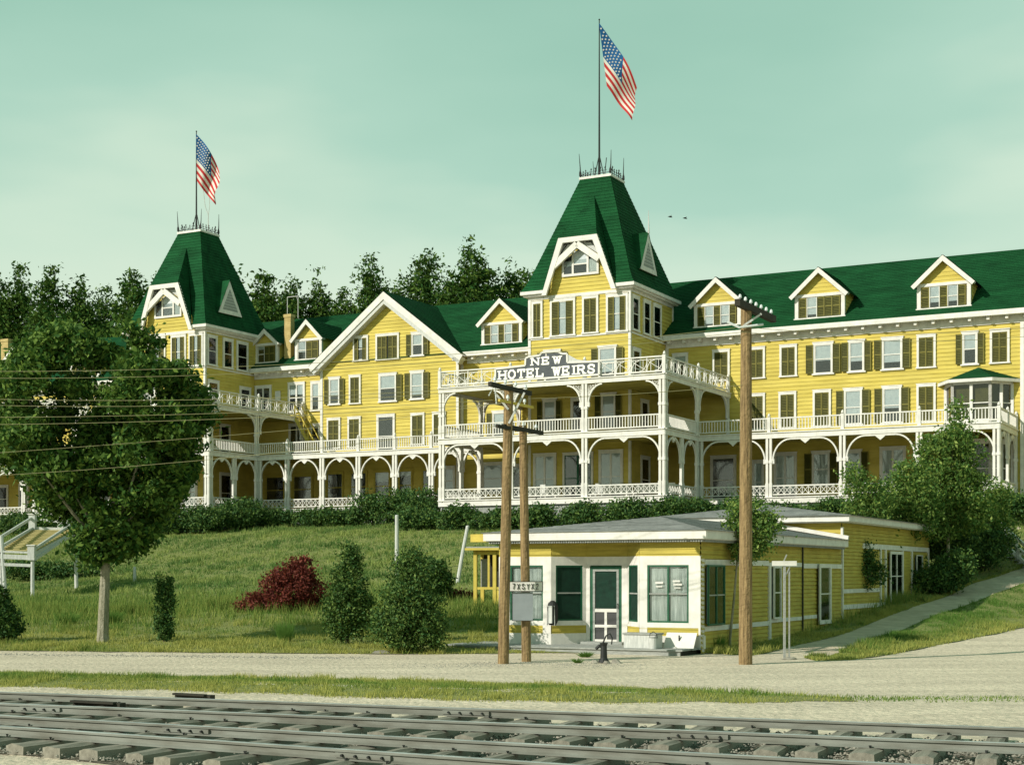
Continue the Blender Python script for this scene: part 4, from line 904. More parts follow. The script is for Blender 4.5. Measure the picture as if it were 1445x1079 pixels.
# awning hooks, eave corrugation, fascia, roof
mb = MB()
def ring_boxes(u0, u1, v0, v1, z0, z1, t, m, back=False):
    mb.box(u0, u1, v0, v0+t, z0, z1, m); mb.box(u1-t, u1, v0+t, v1, z0, z1, m); mb.box(u0, u0+t, v0+t, v1, z0, z1, m)
ring_boxes(-6.85, .32, -.38, 14.4, 3.26, 3.5, .08, WHT); ring_boxes(-6.72, .2, -.26, 14.4, 3.17, 3.24, .06, GWD)
mb.box(-6.8, .28, -.3, 14.4, 3.24, 3.262, WHT)
mb.box(-7.45, -6.86, -.1, .02, 3.24, 3.48, BKY)
ring_boxes(-7.9, .42, 14.15, 29.4, 4.2, 4.42, .08, WHT); mb.box(-7.8, .34, 14.23, 29.4, 4.16, 4.2, WHT)
mb.build('fascia', shop)
mb = MB()
for i in range(88): u = -6.7+i*.0785; mb.box(u, u+.05, -.3, -.262, 3.185, 3.245, GWD)
for i in range(150): v = -.2+i*.0965; mb.box(.202, .245, v, v+.06, 3.17, 3.245, GWD)
mb.build('eave_fringe', shop)
mb = MB(); e0, e1, f0 = -6.9, .38, -.42; rg = -3.26; zr = 4.12
mb.courses([(e0,f0,3.5),(e1,f0,3.5),(rg,5,zr)], .3, .012, GRY, (0,-1,1)); mb.courses([(e1,f0,3.5),(e1,14.4,3.5),(rg,14.4,zr),(rg,5,zr)], .3, .012, GRY, (1,0,1)); mb.courses([(e0,f0,3.5),(e0,14.4,3.5),(rg,14.4,zr),(rg,5,zr)], .3, .012, GRY, (-1,0,1))
mb.bar((.3,14.5,3.60), (-2.7,14.5,4.13), .12, .14, WHT); mb.build('roof', shop)
mb = MB(); e0, e1, f0, bk = -7.98, .5, 14.05, 29.5; rg = -3.7; zr = 5.0
mb.courses([(e0,f0,4.42),(e1,f0,4.42),(rg,f0+3.4,zr)], .3, .012, GRY, (0,-1,1)); mb.courses([(e1,f0,4.42),(e1,bk,4.42),(rg,bk-3.4,zr),(rg,f0+3.4,zr)], .3, .012, GRY, (1,0,1)); mb.courses([(e0,f0,4.42),(e0,bk,4.42),(rg,bk-3.4,zr),(rg,f0+3.4,zr)], .3, .012, GRY, (-1,0,1)); mb.courses([(e0,bk,4.42),(e1,bk,4.42),(rg,bk-3.4,zr)], .3, .012, GRY, (0,1,1))
mb.build('roof', shop)
# plank deck: each board of its own
pm = MB(); pm.box(0, 7.6, 0, .228, 0, .045, GWD); pmm = pm.mesh('plank')
for i in range(10): o = link(pmm, 'plank', shop, (-7.6+random.uniform(-.05,.05), -1.35+i*.236, .115+random.uniform(-.004,.004)))
mb = MB(); mb.box(-7.5, -.1, -1.3, -1.24, -.1, .112, GWD); mb.box(-.18, -.12, -1.24, .0, -.1, .112, DWD); mb.box(-7.5, -.1, -1.24, .9, -.1, .08, DWD); mb.build('deck_joist', shop)
mb = MB(); mb.box(-3.98, -2.63, .45, .88, .16, .24, GWD); mb.build('doorstep', shop)

# papers in the right window, two notices
for i, (u, z, w_, h_) in enumerate(((-1.38,1.98,.24,.06), (-1.36,1.88,.2,.04), (-.84,2.03,.22,.05), (-.82,1.93,.26,.06), (-.8,1.84,.2,.04))):
    mb = MB(); mb.box(0, w_, 0, .004, 0, h_, WHT); o = mb.build('window_card', shop, (u, .005, z))
# mailbox
m_ = thing('mailbox', 'dark rounded metal mailbox hung on the white post left of the shop door', 'mailbox', sw(-4.6, -.17, .72), -PH)
mb = MB(); mb.tube([(0,0,.02), (0,0,.12), (0,0,.55), (0,0,.68), (0,0,.75)], [.10, .155, .165, .13, .05], IRN, 12); mb.build('drum', m_)
mb = MB(); mb.box(-.05, .07, -.19, -.15, .08, .6, WWD); mb.build('front_plate', m_); mb = MB(); mb.bar((-.12,-.1,.02), (-.1,-.1,.6), .03, .03, GWD); mb.bar((.12,-.1,.02), (.1,-.1,.6), .03, .03, GWD); mb.build('strap', m_)
# bench box and leaning board
b_ = thing('storage_box', 'grey painted wooden box on the shop deck right of the screen door', 'box', sw(-1.95, -.95, .16), -PH)
mb = MB(); mb.box(0, 1.0, 0, .45, 0, .38, WWD); mb.build('body', b_); mb = MB(); mb.box(-.03, 1.03, -.03, .48, .38, .43, GWD); mb.build('lid', b_)
b_ = thing('leaning_board', 'large white board leaning under the right shop window', 'board', sw(-.95, -.45, .16), -PH)
mb = MB(); mb.prism([(0,0,0),(.92,0,0),(.92,.28,.42),(0,.28,.42)], (0,.04,.01), WHT); mb.build('panel', b_); mb = MB(); mb.box(.42,.45,.12,.16,.2,.36, IRN); mb.build('hook', b_)
b_ = thing('paint_can', 'small dented pale can between the box and the leaning board', 'can', sw(-.98, -1.1, .16), -PH)
mb = MB(); mb.tube([(0,0,0),(0,0,.3)], [.1,.11], WWD, 12); mb.build('body', b_); mb = MB(); mb.tube([(0,0,.3),(0,0,.33)], .115, GWD, 12); mb.build('lid', b_); mb = MB(); mb.tube([(-.12,0,.3),(-.1,0,.42),(0,0,.48),(.1,0,.42),(.12,0,.3)], .012, IRN, 5); mb.build('handle', b_)
# pump
x, y = gp(852, 934)
b_ = thing('hand_pump', 'dark iron hand pump with curved handle before the shop door', 'pump', (x, y, Hz(x, y)), -.2)
mb = MB(); mb.tube([(0,0,0),(0,0,.12),(0,0,.42),(0,0,.5)], [.16,.09,.08,.11], IRN, 10); mb.build('barrel', b_); mb = MB(); mb.tube([(0,0,.4),(-.12,-.02,.42),(-.2,-.03,.34)], [.05,.045,.04], IRN, 8); mb.build('spout', b_)
mb = MB(); mb.tube([(-.02,0,.5),(.06,0,.68),(.16,0,.74),(.22,0,.62),(.2,0,.46)], [.025,.022,.02,.02,.018], IRN, 6); mb.build('handle', b_)
def rock_mesh(s_):
    mb = MB(); vs = []; 
    for k in range(7): a = k*2*math.pi/7; r = random.uniform(.7, 1.1); vs.append((r*math.cos(a), r*math.sin(a), random.uniform(-.2, .1)))
    for k in range(5): a = k*2*math.pi/5+.3; r = random.uniform(.4, .65); vs.append((r*math.cos(a), r*math.sin(a), random.uniform(.45, .65)))
    vs = [tuple(c*s_ for c in v) for v in vs]
    import bmesh
    bm = bmesh.new(); [bm.verts.new(v) for v in vs]; bmesh.ops.convex_hull(bm, input=bm.verts); me = bpy.data.meshes.new('stone'); bm.to_mesh(me); bm.free(); me.materials.append(STN); return me
rocks = [rock_mesh(.12) for _ in range(5)]
for i, (dx, dy, s_, lb) in enumerate(((-.25,-.1,1.0,'grey stone at the left foot of the hand pump'), (.3,-.15,1.3,'larger grey stone at the right foot of the hand pump'), (.05,-.3,.8,'small grey stone just in front of the hand pump'))):
    o = link(rocks[i], 'stone', None, (x+dx, y+dy, Hz(x+dx, y+dy)), i); o.scale = (s_, s_, s_); tag(o, lb, 'stone', 'stones round the hand pump')
x, y = gp(540, 921); o = link(rocks[3], 'flat_stone', None, (x, y, Hz(x, y)), .3); o.scale = (3.0, 2, 1.1); tag(o, 'long flat pale stone on the lawn edge below the twin arborvitae', 'stone')

# yellow booth behind the shop's left corner
Yb = 62.0; sc_ = F/Yb; xb, _, _ = at(668, 842, Yb); zb = Hz(xb+.5, Yb)
bo = thing('booth', 'small yellow timber booth with flat lid roof behind the left corner of the shop', 'booth', (xb, Yb, zb), -.25)
hgt = (842-762)/sc_
mb = MB()
for x0 in (0, .82, 1.45): 
    for y0 in (0, 1.1): mb.box(x0, x0+.14, y0, y0+.14, 0, hgt, BKY)
mb.box(.14, 1.45, .02, .1, hgt-.18, hgt, BKY); mb.box(.14, 1.45, .02, .1, .72, .82, BKY); mb.box(.14, .82, .03, .08, .0, .1, BKY); mb.box(.96, 1.45, .03, .08, 0, .7, BKY); mb.box(.6, .68, .02, .08, .82, hgt-.18, BKY)
mb.build('frame', bo); mb = MB(); mb.box(.2, .6, .4, .46, .82, hgt-.35, GWD); mb.build('panel', bo); mb = MB(); mb.box(.14, 1.45, 1.1, 1.16, .8, hgt, DWD); mb.build('back_panel', bo)
mb = MB(); mb.box(-.3, 1.9, -.25, 1.4, hgt, hgt+.09, BKY); mb.box(-.25, 1.85, -.2, 1.35, hgt+.09, hgt+.15, GWD); mb.build('lid_roof', bo); mb = MB(); mb.box(-.1, 1.75, -.15, 1.3, -.12, .0, BKY); mb.build('floor', bo)

# ================================================================ POLES AND WIRES
ARM = Vector((math.sin(PH), math.cos(PH), 0))
def utility_pole(label, px, py, ptx, pty, Yt, r0, r1, arms, rz=0):
    x, y = gp(px, py); z = Hz(x, y); tx, ty, tz = at(ptx, pty, Yt if Yt else y)
    p = thing('utility_pole', label, 'utility pole', (x, y, z), 0, 'wooden utility poles')
    T = Vector((tx-x, 0, tz-z)); mb = MB(); mb.tube([(0,0,-.2), T*.3, T*.7, T], [r0*1.05, r0, (r0+r1)/2, r1], PWD, 12)
    mb.build('pole', p)
    for (h_, a0, a1, th, m, nins, up) in arms:
        c = T*(h_/T.z)+Vector((0,-r1-.05,0)); A = c+ARM*a0; B = c+ARM*a1; mb = MB(); mb.bar(A, B, th, th*1.2, m); ca = mb.build('cross_arm', p)
        for i in range(nins):
            q = A.lerp(B, (i+.5)/nins)+Vector((0,0,th*.6)); im = MB(); im.tube([q, q+Vector((0,0,.04)), q+Vector((0,0,.06)), q+Vector((0,0,.125)), q+Vector((0,0,.15))], [.015,.015,.042,.034,.012], INS, 8); im.build('insulator', ca)
    return p, Vector((x, y, z)), T
p1, o1, T1 = utility_pole('left pole of the close pair, taller, carrying the small white sign', 710, 935, 718, 543, None, .135, .115, [(6.95, -1.0, 1.2, .095, DWD, 4, 1), (6.6, -.5, 1.35, .055, BKY, 2, 1), (5.95, -.6, .6, .07, DWD, 0, 1)])
p2, o2, T2 = utility_pole('right pole of the close pair, shorter, with a grey board nailed on', 743, 932, 738, 600, None, .12, .10, [(6.0, -1.1, 1.1, .085, DWD, 3, 1)])
p3, o3, T3 = utility_pole('tall single pole with seven glass insulators right of the shop door', 1052, 936, 1053, 432, None, .165, .135, [(8.95, -.75, 2.1, .14, DWD, 7, 1)])
mb = MB(); mb.bar(T1*.97+Vector((-.35,-.15,0)), T1*.91+Vector((0,-.13,0)), .03, .05, WWD); mb.bar(T1*.97+Vector((.4,-.15,.0)), T1*.86+Vector((0.02,-.13,0)), .03, .05, WWD); mb.tube([T1*.96+Vector((-.5,-.1,.0)), T1*.98+Vector((-.35,-.2,.12)), T1*.93+Vector((-.3,-.1,0))], .02, INS, 5); mb.build('arm_brace', p1)
mb = MB(); mb.bar(T3*.975+Vector((-.1,-.2,-.3)), T3*.975+Vector((.35,-.2,.0)), .03, .05, WWD); mb.tube([T3*.94+Vector((-.5,-.15,.12)), T3*.94+Vector((-.2,-.2,-.03)), T3*.94+Vector((.4,-.2,.05))], .03, INS, 5); mb.build('arm_brace', p3)
# sign and board on the pair
Ys = o2.y-.3
x0, _, z0 = at(718, 834, Ys); x1, _, z1 = at(766, 820, Ys)
s1 = thing('pole_sign', 'small white lettered sign board nailed across the close pair of poles', 'sign', (x0, Ys, z0), 0)
mb = MB(); mb.box(0, x1-x0, 0, .035, 0, z1-z0, WHT); mb.build('board', s1); mb = MB(); W_, H_ = x1-x0, z1-z0
for q in ((0,W_,-.006,.036,H_-.012,H_+.006), (0,W_,-.006,.036,-.006,.012), (W_-.012,W_+.006,-.007,.036,.012,H_-.012)): mb.box(*q, DWD)
mb.build('border', s1); text('7XSYX2', s1, .07, W_-.08, .06, H_-.12, .013, IRN, -.012, cw=.55, serif=False, jit=.005)
x0, _, z0 = at(723, 875, Ys+.05); x1, _, z1 = at(752, 835, Ys+.05)
s2 = thing('notice_board', 'blank grey board nailed on the pole below the white sign', 'board', (x0, Ys+.05, z0), 0)
mb = MB(); mb.box(0, x1-x0, 0, .05, 0, z1-z0, mat('grey_board_paint', (.27,.30,.31), .8, noise=.15)); mb.build('panel', s2); mb = MB(); mb.box(-.012, 0, -.005, .05, 0, z1-z0, DWD); mb.box(0, x1-x0, -.005, .05, -.015, 0, DWD); mb.build('edge_strip', s2)
def wire(pts, label, sag=.25, grp='thin wires strung between the poles'):
    mb = MB(); out = []
    for a, b in zip(pts, pts[1:]):
        a, b = Vector(a), Vector(b)
        for i in range(13): t = i/12; out.append(a.lerp(b, t)+Vector((0,0,-sag*4*t*(1-t))))
    mb.tube(out, .0065, WIR, 5, False); o = mb.build('utility_wire'); tag(o, label, 'wire', grp); return o
J1 = o1+T1; J2 = o2+T2; J3 = o3+T3
wire([at(-260, 520, 42), J3+Vector((-.1,-.15,-.55)), at(1700, 425, 40)], 'upper wire of the pair passing the tall single pole', .45)
wire([at(-260, 528, 42), J3+Vector((-.1,-.2,-.68)), at(1700, 436, 40)], 'lower wire of the pair passing the tall single pole', .5)
wire([at(-260, 552, 44), J1+Vector((-.5,-.5,-.12)), at(1700,470,40)] [:2], 'highest wire running left from the pair of poles past the maple', .3)
wire([at(-260, 560, 44), J1+Vector((-.3,-.3,-.15))], 'second highest wire running left from the pair of poles', .35)
wire([at(-260, 586, 44), J1+Vector((-.4,-.3,-.42))], 'third wire running left from the pair of poles', .2)
wire([at(-260, 598, 44), J1+Vector((-.2,-.2,-.5))], 'fourth wire running left from the pair of poles', .2)
wire([at(-260, 655, 44), at(430, 605, 41), J1+Vector((.4,0,-.35)), J3+Vector((-.1,-.1,-2.0))], 'lowest long wire crossing behind the maple to the pair of poles', .05)
wire([at(-260, 680, 46), J2+Vector((-.3,-.4,.0))], 'low wire running left to the shorter pole', .3)

# ================================================================ RAILWAY
def img_line(pts, z, n=2):
    out = []
    for px, py in pts: Y = (z-CZ)*F/(HZ-py); out.append(Vector(((px-CX)/F*Y, Y, z)))
    return out
RZ = .50
Lr = [img_line(p, RZ) for p in (((0,975),(1445,1026)), ((0,991),(1445,1048)), ((0,1008),(1300,1078)), ((0,1023),(800,1077)))]
def rail_path(l, ext_=26): d = (l[1]-l[0]).normalized(); return l[0]-d*ext_, l[0]+d*(ext_+14)
def rail_mb(l):
    a, b = rail_path(l); d = (b-a).normalized(); r = d.cross(Vector((0,0,1))).normalized(); mb = MB()
    prof = [(-.055,-.11),(.055,-.11),(.055,-.10),(.012,-.085),(.010,-.04),(.034,-.028),(.034,-.004),(.028,0),(-.028,0),(-.034,-.004),(-.034,-.028),(-.010,-.04),(-.012,-.085),(-.055,-.10)]
    n = len(prof); vs = [a+r*x+Vector((0,0,z)) for x, z in prof]+[b+r*x+Vector((0,0,z)) for x, z in prof]
    for i in range(n):
        j = (i+1) % n; m = RLT if i in (6,7,8) else RLW; mb.add([vs[i], vs[n+i], vs[n+j], vs[j]], [(0,1,2,3)], m)
    return mb, a, b, d, r
tracks = [thing('railroad_track', 'farther railway track with weathered wooden ties beside the grass verge', 'railway track', (0, 20, .3)), thing('railroad_track', 'nearer railway track at the bottom of the picture', 'railway track', (0, 17, .3))]
rails = []
for i, l in enumerate(Lr):
    mb, a, b, d, r = rail_mb(l); t = tracks[i//2]; mb.v = [(x-t.location.x, y-t.location.y, z-t.location.z) for x, y, z in mb.v]; ro = mb.build('rail', t); rails.append((ro, a, b, d, r, t))
    for s_ in np.arange(6.3+i*2.2, 40, 9.1):   # joint plates with bolts
        c = a+d*s_; pm = MB()
        for sd in (-1, 1):
            q = c+r*sd*.03+Vector((0,0,-.06)); pm.bar(q-d*.33, q+d*.33, .03, .05, RLW)
            for k in (-.24,-.08,.08,.24): pm.tube([q+d*k, q+d*k+r*sd*.045], [.017,.013], IRN, 7)
        pm.v = [(x-t.location.x, y-t.location.y, z-t.location.z) for x, y, z in pm.v]; pm.build('joint_plate', ro)
def lineY(l, x): a, b = l; return a.y+(b.y-a.y)*(x-a.x)/(b.x-a.x)
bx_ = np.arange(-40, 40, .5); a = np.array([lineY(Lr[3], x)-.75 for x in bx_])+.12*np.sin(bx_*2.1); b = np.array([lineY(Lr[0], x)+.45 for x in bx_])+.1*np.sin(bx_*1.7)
tt = np.linspace(0, 1, 9)[:, None]; sheet('track_bed', bx_, a[None]*(1-tt)+b[None]*tt, mat('ballast_bed_painted_shade', (.17,.145,.105), .98, c2=(.075,.065,.045), nscale=9, bump=1, bscale=14), -.010)  # ballast bed coloured dark to paint in the deep shadow between the ties
# ties
tie_meshes = []
for k in range(6):
    mb = MB(); nx = 7; L_ = 1.0; vs = []
    for i in range(nx):
        x = -.5+i/(nx-1)
        for (y, z) in ((-.115,0),(.115,0),(.115,.16),(.05,.175),(-.05,.172),(-.115,.16)): vs.append((x, y+random.uniform(-.012,.012), z+random.uniform(-.012,.012)))
    fs = [(i*6+j, (i+1)*6+j, (i+1)*6+(j+1) % 6, i*6+(j+1) % 6) for i in range(nx-1) for j in range(6)]+[(0,1,2,3,4,5), tuple(range((nx-1)*6, nx*6))[::-1]]
    mb.add(vs, fs, TIE); tie_meshes.append(mb.mesh('tie'))
spk = MB(); spk.box(-.008,.008,-.008,.008,0,.022, IRN); spk.box(-.013,.013,-.018,.01,.022,.032, IRN); spk = spk.mesh('spike')
for ti, (ra, rb, pre, post_) in enumerate(((0, 1, .55, .55), (2, 3, .50, .62))):
    t = tracks[ti]; d = rails[ra*1][3]; perp = Vector((d.y, -d.x, 0)); s0 = -26
    A, B = Lr[ra], Lr[rb]
    for k in range(96):
        if k*.575-26 > 40: break
        s_ = s0+k*.575+random.uniform(-.07,.07)+ti*.2; p = A[0]+d*(s_+0); 
        # meet the second rail along perp
        dB = (B[1]-B[0]).normalized(); w0 = B[0]-p; den = perp.x*dB.y-perp.y*dB.x; g = (w0.x*dB.y-w0.y*dB.x)/den
        if g < .4 or g > 4: continue
        c = p+perp*(g/2+(post_-pre)/2+random.uniform(-.08,.08)); L_ = g+pre+post_+random.uniform(-.1,.1)
        o = link(tie_meshes[k % 6], 'tie', t, (c.x-t.location.x, c.y-t.location.y, RZ-.11-.172-t.location.z+random.uniform(-.01,.0)), math.atan2(perp.y, perp.x)+random.uniform(-.03,.03)); o.scale = (L_, random.uniform(.9, 1.15), 1)
        if abs(c.x) < 9:
            for q, rr in ((0, ra), (g, rb)):
                for sd in (random.choice((-.075, .075)),):
                    pp = p+perp*(q+sd)+d*random.uniform(-.04,.04); link(spk, 'spike', t, (pp.x-t.location.x, pp.y-t.location.y, RZ-.112-t.location.z), random.uniform(0,3))
# dark scrap timbers beside the track
for px, py, L_, lb in ((275, 985, .62, 'dark timber block on the ties by the farthest rail'), (140, 996, .8, 'dark timber block lying between the two far rails')):
    l = img_line([(px, py)], RZ-.12)[0]; mb = MB(); mb.bar((-L_/2,0,0), (L_/2,.0,0), .14, .12, DWD); mb.bar((-L_/2,-.09,.07), (L_/2-.08,-.07,.06), .1, .03, DWD); o = mb.build('timber_block', None, l, math.atan2(rails[0][3].y, rails[0][3].x)); tag(o, lb, 'timber')
# ballast stones
def scatter_stones(name, P_, smin, smax, mtl, label, cat):
    n = len(P_); base = np.array([(1,0,0),(-1,0,0),(0,1,0),(0,-1,0),(0,0,1),(0,0,-.5)], float); fc = np.array([(0,2,4),(2,1,4),(1,3,4),(3,0,4),(2,0,5),(1,2,5),(3,1,5),(0,3,5)])
    s_ = rng.uniform(smin, smax, (n,1,1)); v = base[None]*rng.uniform(.55,1.25,(n,6,1))*s_; a = rng.uniform(0, 6.28, n); c, s2_ = np.cos(a)[:,None], np.sin(a)[:,None]
    x = v[:,:,0]*c-v[:,:,1]*s2_; y = v[:,:,0]*s2_+v[:,:,1]*c; v = np.stack([x, y, v[:,:,2]*.7], -1)+P_[:,None,:]
    f = (fc[None]+np.arange(n)[:,None,None]*6).reshape(-1,3); me = bpy.data.meshes.new(name); me.from_pydata(v.reshape(-1,3).tolist(), [], f.tolist()); me.materials.append(mtl)
    return tag(link(me, name), label, cat, kind='stuff')
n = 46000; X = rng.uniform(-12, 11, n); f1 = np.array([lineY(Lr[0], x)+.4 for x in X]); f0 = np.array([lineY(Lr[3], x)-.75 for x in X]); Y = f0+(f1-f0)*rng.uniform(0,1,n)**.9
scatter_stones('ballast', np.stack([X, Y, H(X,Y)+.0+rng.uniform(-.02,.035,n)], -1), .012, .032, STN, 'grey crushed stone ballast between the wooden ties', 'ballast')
n = 5000; X = rng.uniform(-16, 26, n); Y = rng.uniform(13, 46, n); keep = Y < fx(nearE, X); X, Y = X[keep], Y[keep]
scatter_stones('road_pebbles', np.stack([X, Y, H(X,Y)-.025], -1), .006, .022, STN, 'small pebbles scattered over the pale dirt road', 'pebbles')
# low cinder heap line by the poles
n = 5000; t = rng.beta(1.7, 1.7, n); pxs = 550+t*370; pys = 936+rng.normal(0, 2.2, n)+2*np.sin(t*9); YY = CZ*F/(pys-HZ); XX = (pxs-CX)/F*YY
CND = mat('dark_cinders', (.27,.265,.23), .95, noise=.5, nscale=8)
scatter_stones('cinder_strip', np.stack([XX, YY, H(XX,YY)-.03], -1), .012, .035, CND, 'low strip of dark cinders at the foot of the close pair of poles', 'cinders')
n = 2600; t = rng.uniform(0, 1, n); pxs = -40+t*560; pys = 921.5+t*6+rng.normal(0, .9, n); YY = CZ*F/(pys-HZ); XX = (pxs-CX)/F*YY
scatter_stones('rut_stones', np.stack([XX, YY, H(XX,YY)-.03], -1), .015, .045, CND, 'thin dark line of cinders along the edge of the lawn', 'cinders')

# ================================================================ GARDEN THINGS
def wpost(label, pb, pt, r, Y=None, group=None, name='post', cat='post', mtl=WWD):
    x, y = gp(*pb) if Y is None else (at(*pb, Y)[0], Y); z = Hz(x, y) if Y is None else at(*pb, Y)[2]; tx, _, tz = at(*pt, y)
    mb = MB(); mb.tube([(0,0,-.15), ((tx-x)*.5,0,(tz-z)*.5), (tx-x,0,tz-z)], [r, r*.93, r*.85], mtl, 9); mb.tube([(tx-x,0,tz-z), (tx-x,0,tz-z+.03)], [r*.85, r*.5], mtl, 9)
    o = mb.build(name, None, (x, y, z)); return tag(o, label, cat, group)
wpost('tall upright white post on the bank behind the twin arborvitae', (560, 812), (560, 727), .11, group='white posts on the bank')
wpost('white post leaning right on the bank beside the yellow booth', (645, 822), (660, 742), .10, group='white posts on the bank')
wpost('short white marker post right of the maple trunk', (190, 820), (190, 800), .09, group='white posts on the bank')
# sign stand right of the tall pole
x, y = gp(1107, 929); s3 = thing('sign_stand', 'thin post carrying a small white board right of the tall pole', 'sign', (x, y, Hz(x, y)), 0)
mb = MB(); ht = (929-797)/F*y; mb.box(-.03,.03,-.03,.03,0,ht, GWD); mb.build('post', s3); mb = MB(); mb.box(-.34,.32,-.045,-.032,ht-.02,ht+.11, WHT); mb.build('board', s3); mb = MB(); mb.bar((-.02,0,ht+.1), (.06,0,ht+.28), .03,.03, GWD); mb.bar((0,0,ht-.35),(.14,0,ht-.05),.03,.03,GWD); mb.bar((.13,.02,-.0),(.13,.02,ht-.1),.04,.04,GWD); mb.build('brace', s3)
o = link(rocks[4], 'stone', None, (x+.12, y-.05, Hz(x, y)), .3); o.scale = (2.0, 1.2, .7); tag(o, 'flat dark stone at the foot of the thin sign stand', 'stone')
# left stair with white rails
Yf = 71.0; st = thing('garden_stair', 'yellow plank stair with white handrails climbing the bank at the left edge', 'stair', (at(0, 820, Yf)[0], Yf, Hz(at(0,820,Yf)[0], Yf)), 0)
O_ = st.location
def q3(px, py, Y): a = at(px, py, Y); return Vector((a[0]-O_.x, a[1]-O_.y, a[2]-O_.z))
Yk = Yf+8
bl, br = q3(-3, 777, Yf), q3(47, 779, Yf); tl, tr = q3(44, 747, Yk), q3(104, 749, Yk)
STP = mat('worn_yellow_step', (.50,.43,.20), .9, c2=(.33,.28,.12), nscale=4)
sm = MB(); sm.box(0, 1, 0, .38, 0, .05, STP); smm = sm.mesh('tread')
for i in range(16):
    t = (i+.0)/15; a = bl.lerp(tl, t); b = br.lerp(tr, t); o = link(smm, 'tread', st, (a.x, a.y, a.z), 0); o.scale = (b.x-a.x, 1.5, 1)
mb = MB(); mb.bar(bl+Vector((0,0,-.12)), tl+Vector((0,0,-.12)), .08, .24, WWD); mb.bar(br+Vector((0,0,-.12)), tr+Vector((0,0,-.12)), .08, .24, WWD); mb.build('stringer', st)
mb = MB(); mb.bar(bl+Vector((0,-.05,-.25)), br+Vector((0,-.05,-.25)), .05, .22, WWD); mb.bar(bl+Vector((0,-.05,-.62)), br+Vector((0,-.05,-.62)), .05, .14, WWD); mb.bar(bl+Vector((0,-.05,-.02)), br+Vector((0,-.05,-.02)), .06, .1, WWD); mb.build('front_board', st)
for (a, b) in ((q3(2,757,Yf), q3(44,731,Yk)), (q3(2,771,Yf), q3(46,745,Yk)), (q3(49,774,Yf), q3(99,741,Yk)), (q3(49,789,Yf), q3(106,750,Yk)), (q3(47,733,Yk), q3(84,735,Yk)), (q3(47,745,Yk), q3(84,746,Yk))):
    mb = MB(); mb.bar(a, b, .07, .14, WWD); mb.build('handrail', st)
for (p, h0, h1, Y_, r_) in ((45, 790, 770, Yf, .16), (46, 752, 726, Yk, .16), (86, 750, 730, Yk, .15)):
    mb = MB(); a, b = q3(p, h0, Y_), q3(p, h1, Y_); mb.box(a.x-r_, a.x+r_, a.y-r_, a.y+r_, a.z, b.z, WWD); mb.box(a.x-r_-.04, a.x+r_+.04, a.y-r_-.04, a.y+r_+.04, b.z, b.z+.06, WHT); mb.build('newel_post', st)
for (pb, pt, Y_) in (((8,822),(2,755),Yf), ((3,816),(0,757),Yf+.3), ((108,818),(106,750),Yk-1.5), ((46,815),(46,790),Yf)):
    mb = MB(); a, b = q3(*pb, Y_), q3(*pt, Y_); a.z = Hz(a.x+O_.x, a.y+O_.y)-O_.z-.1; mb.tube([a, b], [.1,.09], WWD, 8); mb.build('support_post', st)
# right handrails and steps
Yr = 70.5
xr, _, zr_ = at(1445, 790, Yr); rs = thing('hill_stair', 'steep white railed steps coming down the bank at the right edge', 'stair', (xr, Yr, Hz(xr, Yr)), 0); O_ = rs.location
A0, A1 = q3(1388, 718, Yr+7), q3(1470, 790, Yr-1)
for dz, dy in ((0,0), (-.42,0), (0,1.3), (-.42,1.3)):
    mb = MB(); mb.bar(A0+Vector((0,dy,dz)), A1+Vector((0,dy,dz)), .09, .16, WHT); mb.build('handrail', rs)
for i in range(6):
    t = i/5; c = A0.lerp(A1, t)
    for dy in (0, 1.3): 
        mb = MB(); g_ = Hz(c.x+O_.x, c.y+dy+O_.y)-O_.z-.1; mb.box(c.x-.06, c.x+.06, c.y+dy-.06, c.y+dy+.06, min(g_, c.z-.95), c.z+.05, WWD); mb.build('post', rs)
tm = MB(); tm.box(-.2, .2, 0, 1.3, 0, .05, GWD); tmm = tm.mesh('tread')
for i in range(18): c = A0.lerp(A1, i/17); link(tmm, 'tread', rs, (c.x, c.y, c.z-.95))
# birds
for i, (px, py) in enumerate(((946, 306), (967, 308))):
    mb = MB(); mb.tube([(-.11,0,0), (-.04,0,.01), (.05,0,0), (.1,0,-.01)], [.01,.035,.03,.008], BRD, 6); b_ = thing('bird', ('small dark bird in the sky, left one of the two', 'small dark bird in the sky, right one of the two')[i], 'bird', at(px, py, 70), .4, 'birds in the sky'); mb.build('body', b_)
    for s_ in (-1, 1): mb = MB(); mb.prism([(-.03,0,0),(.04,0,0),(.0,s_*.12,.05),(-.06,s_*.16,.02)], (0,0,.006), BRD); mb.build('wing', b_)

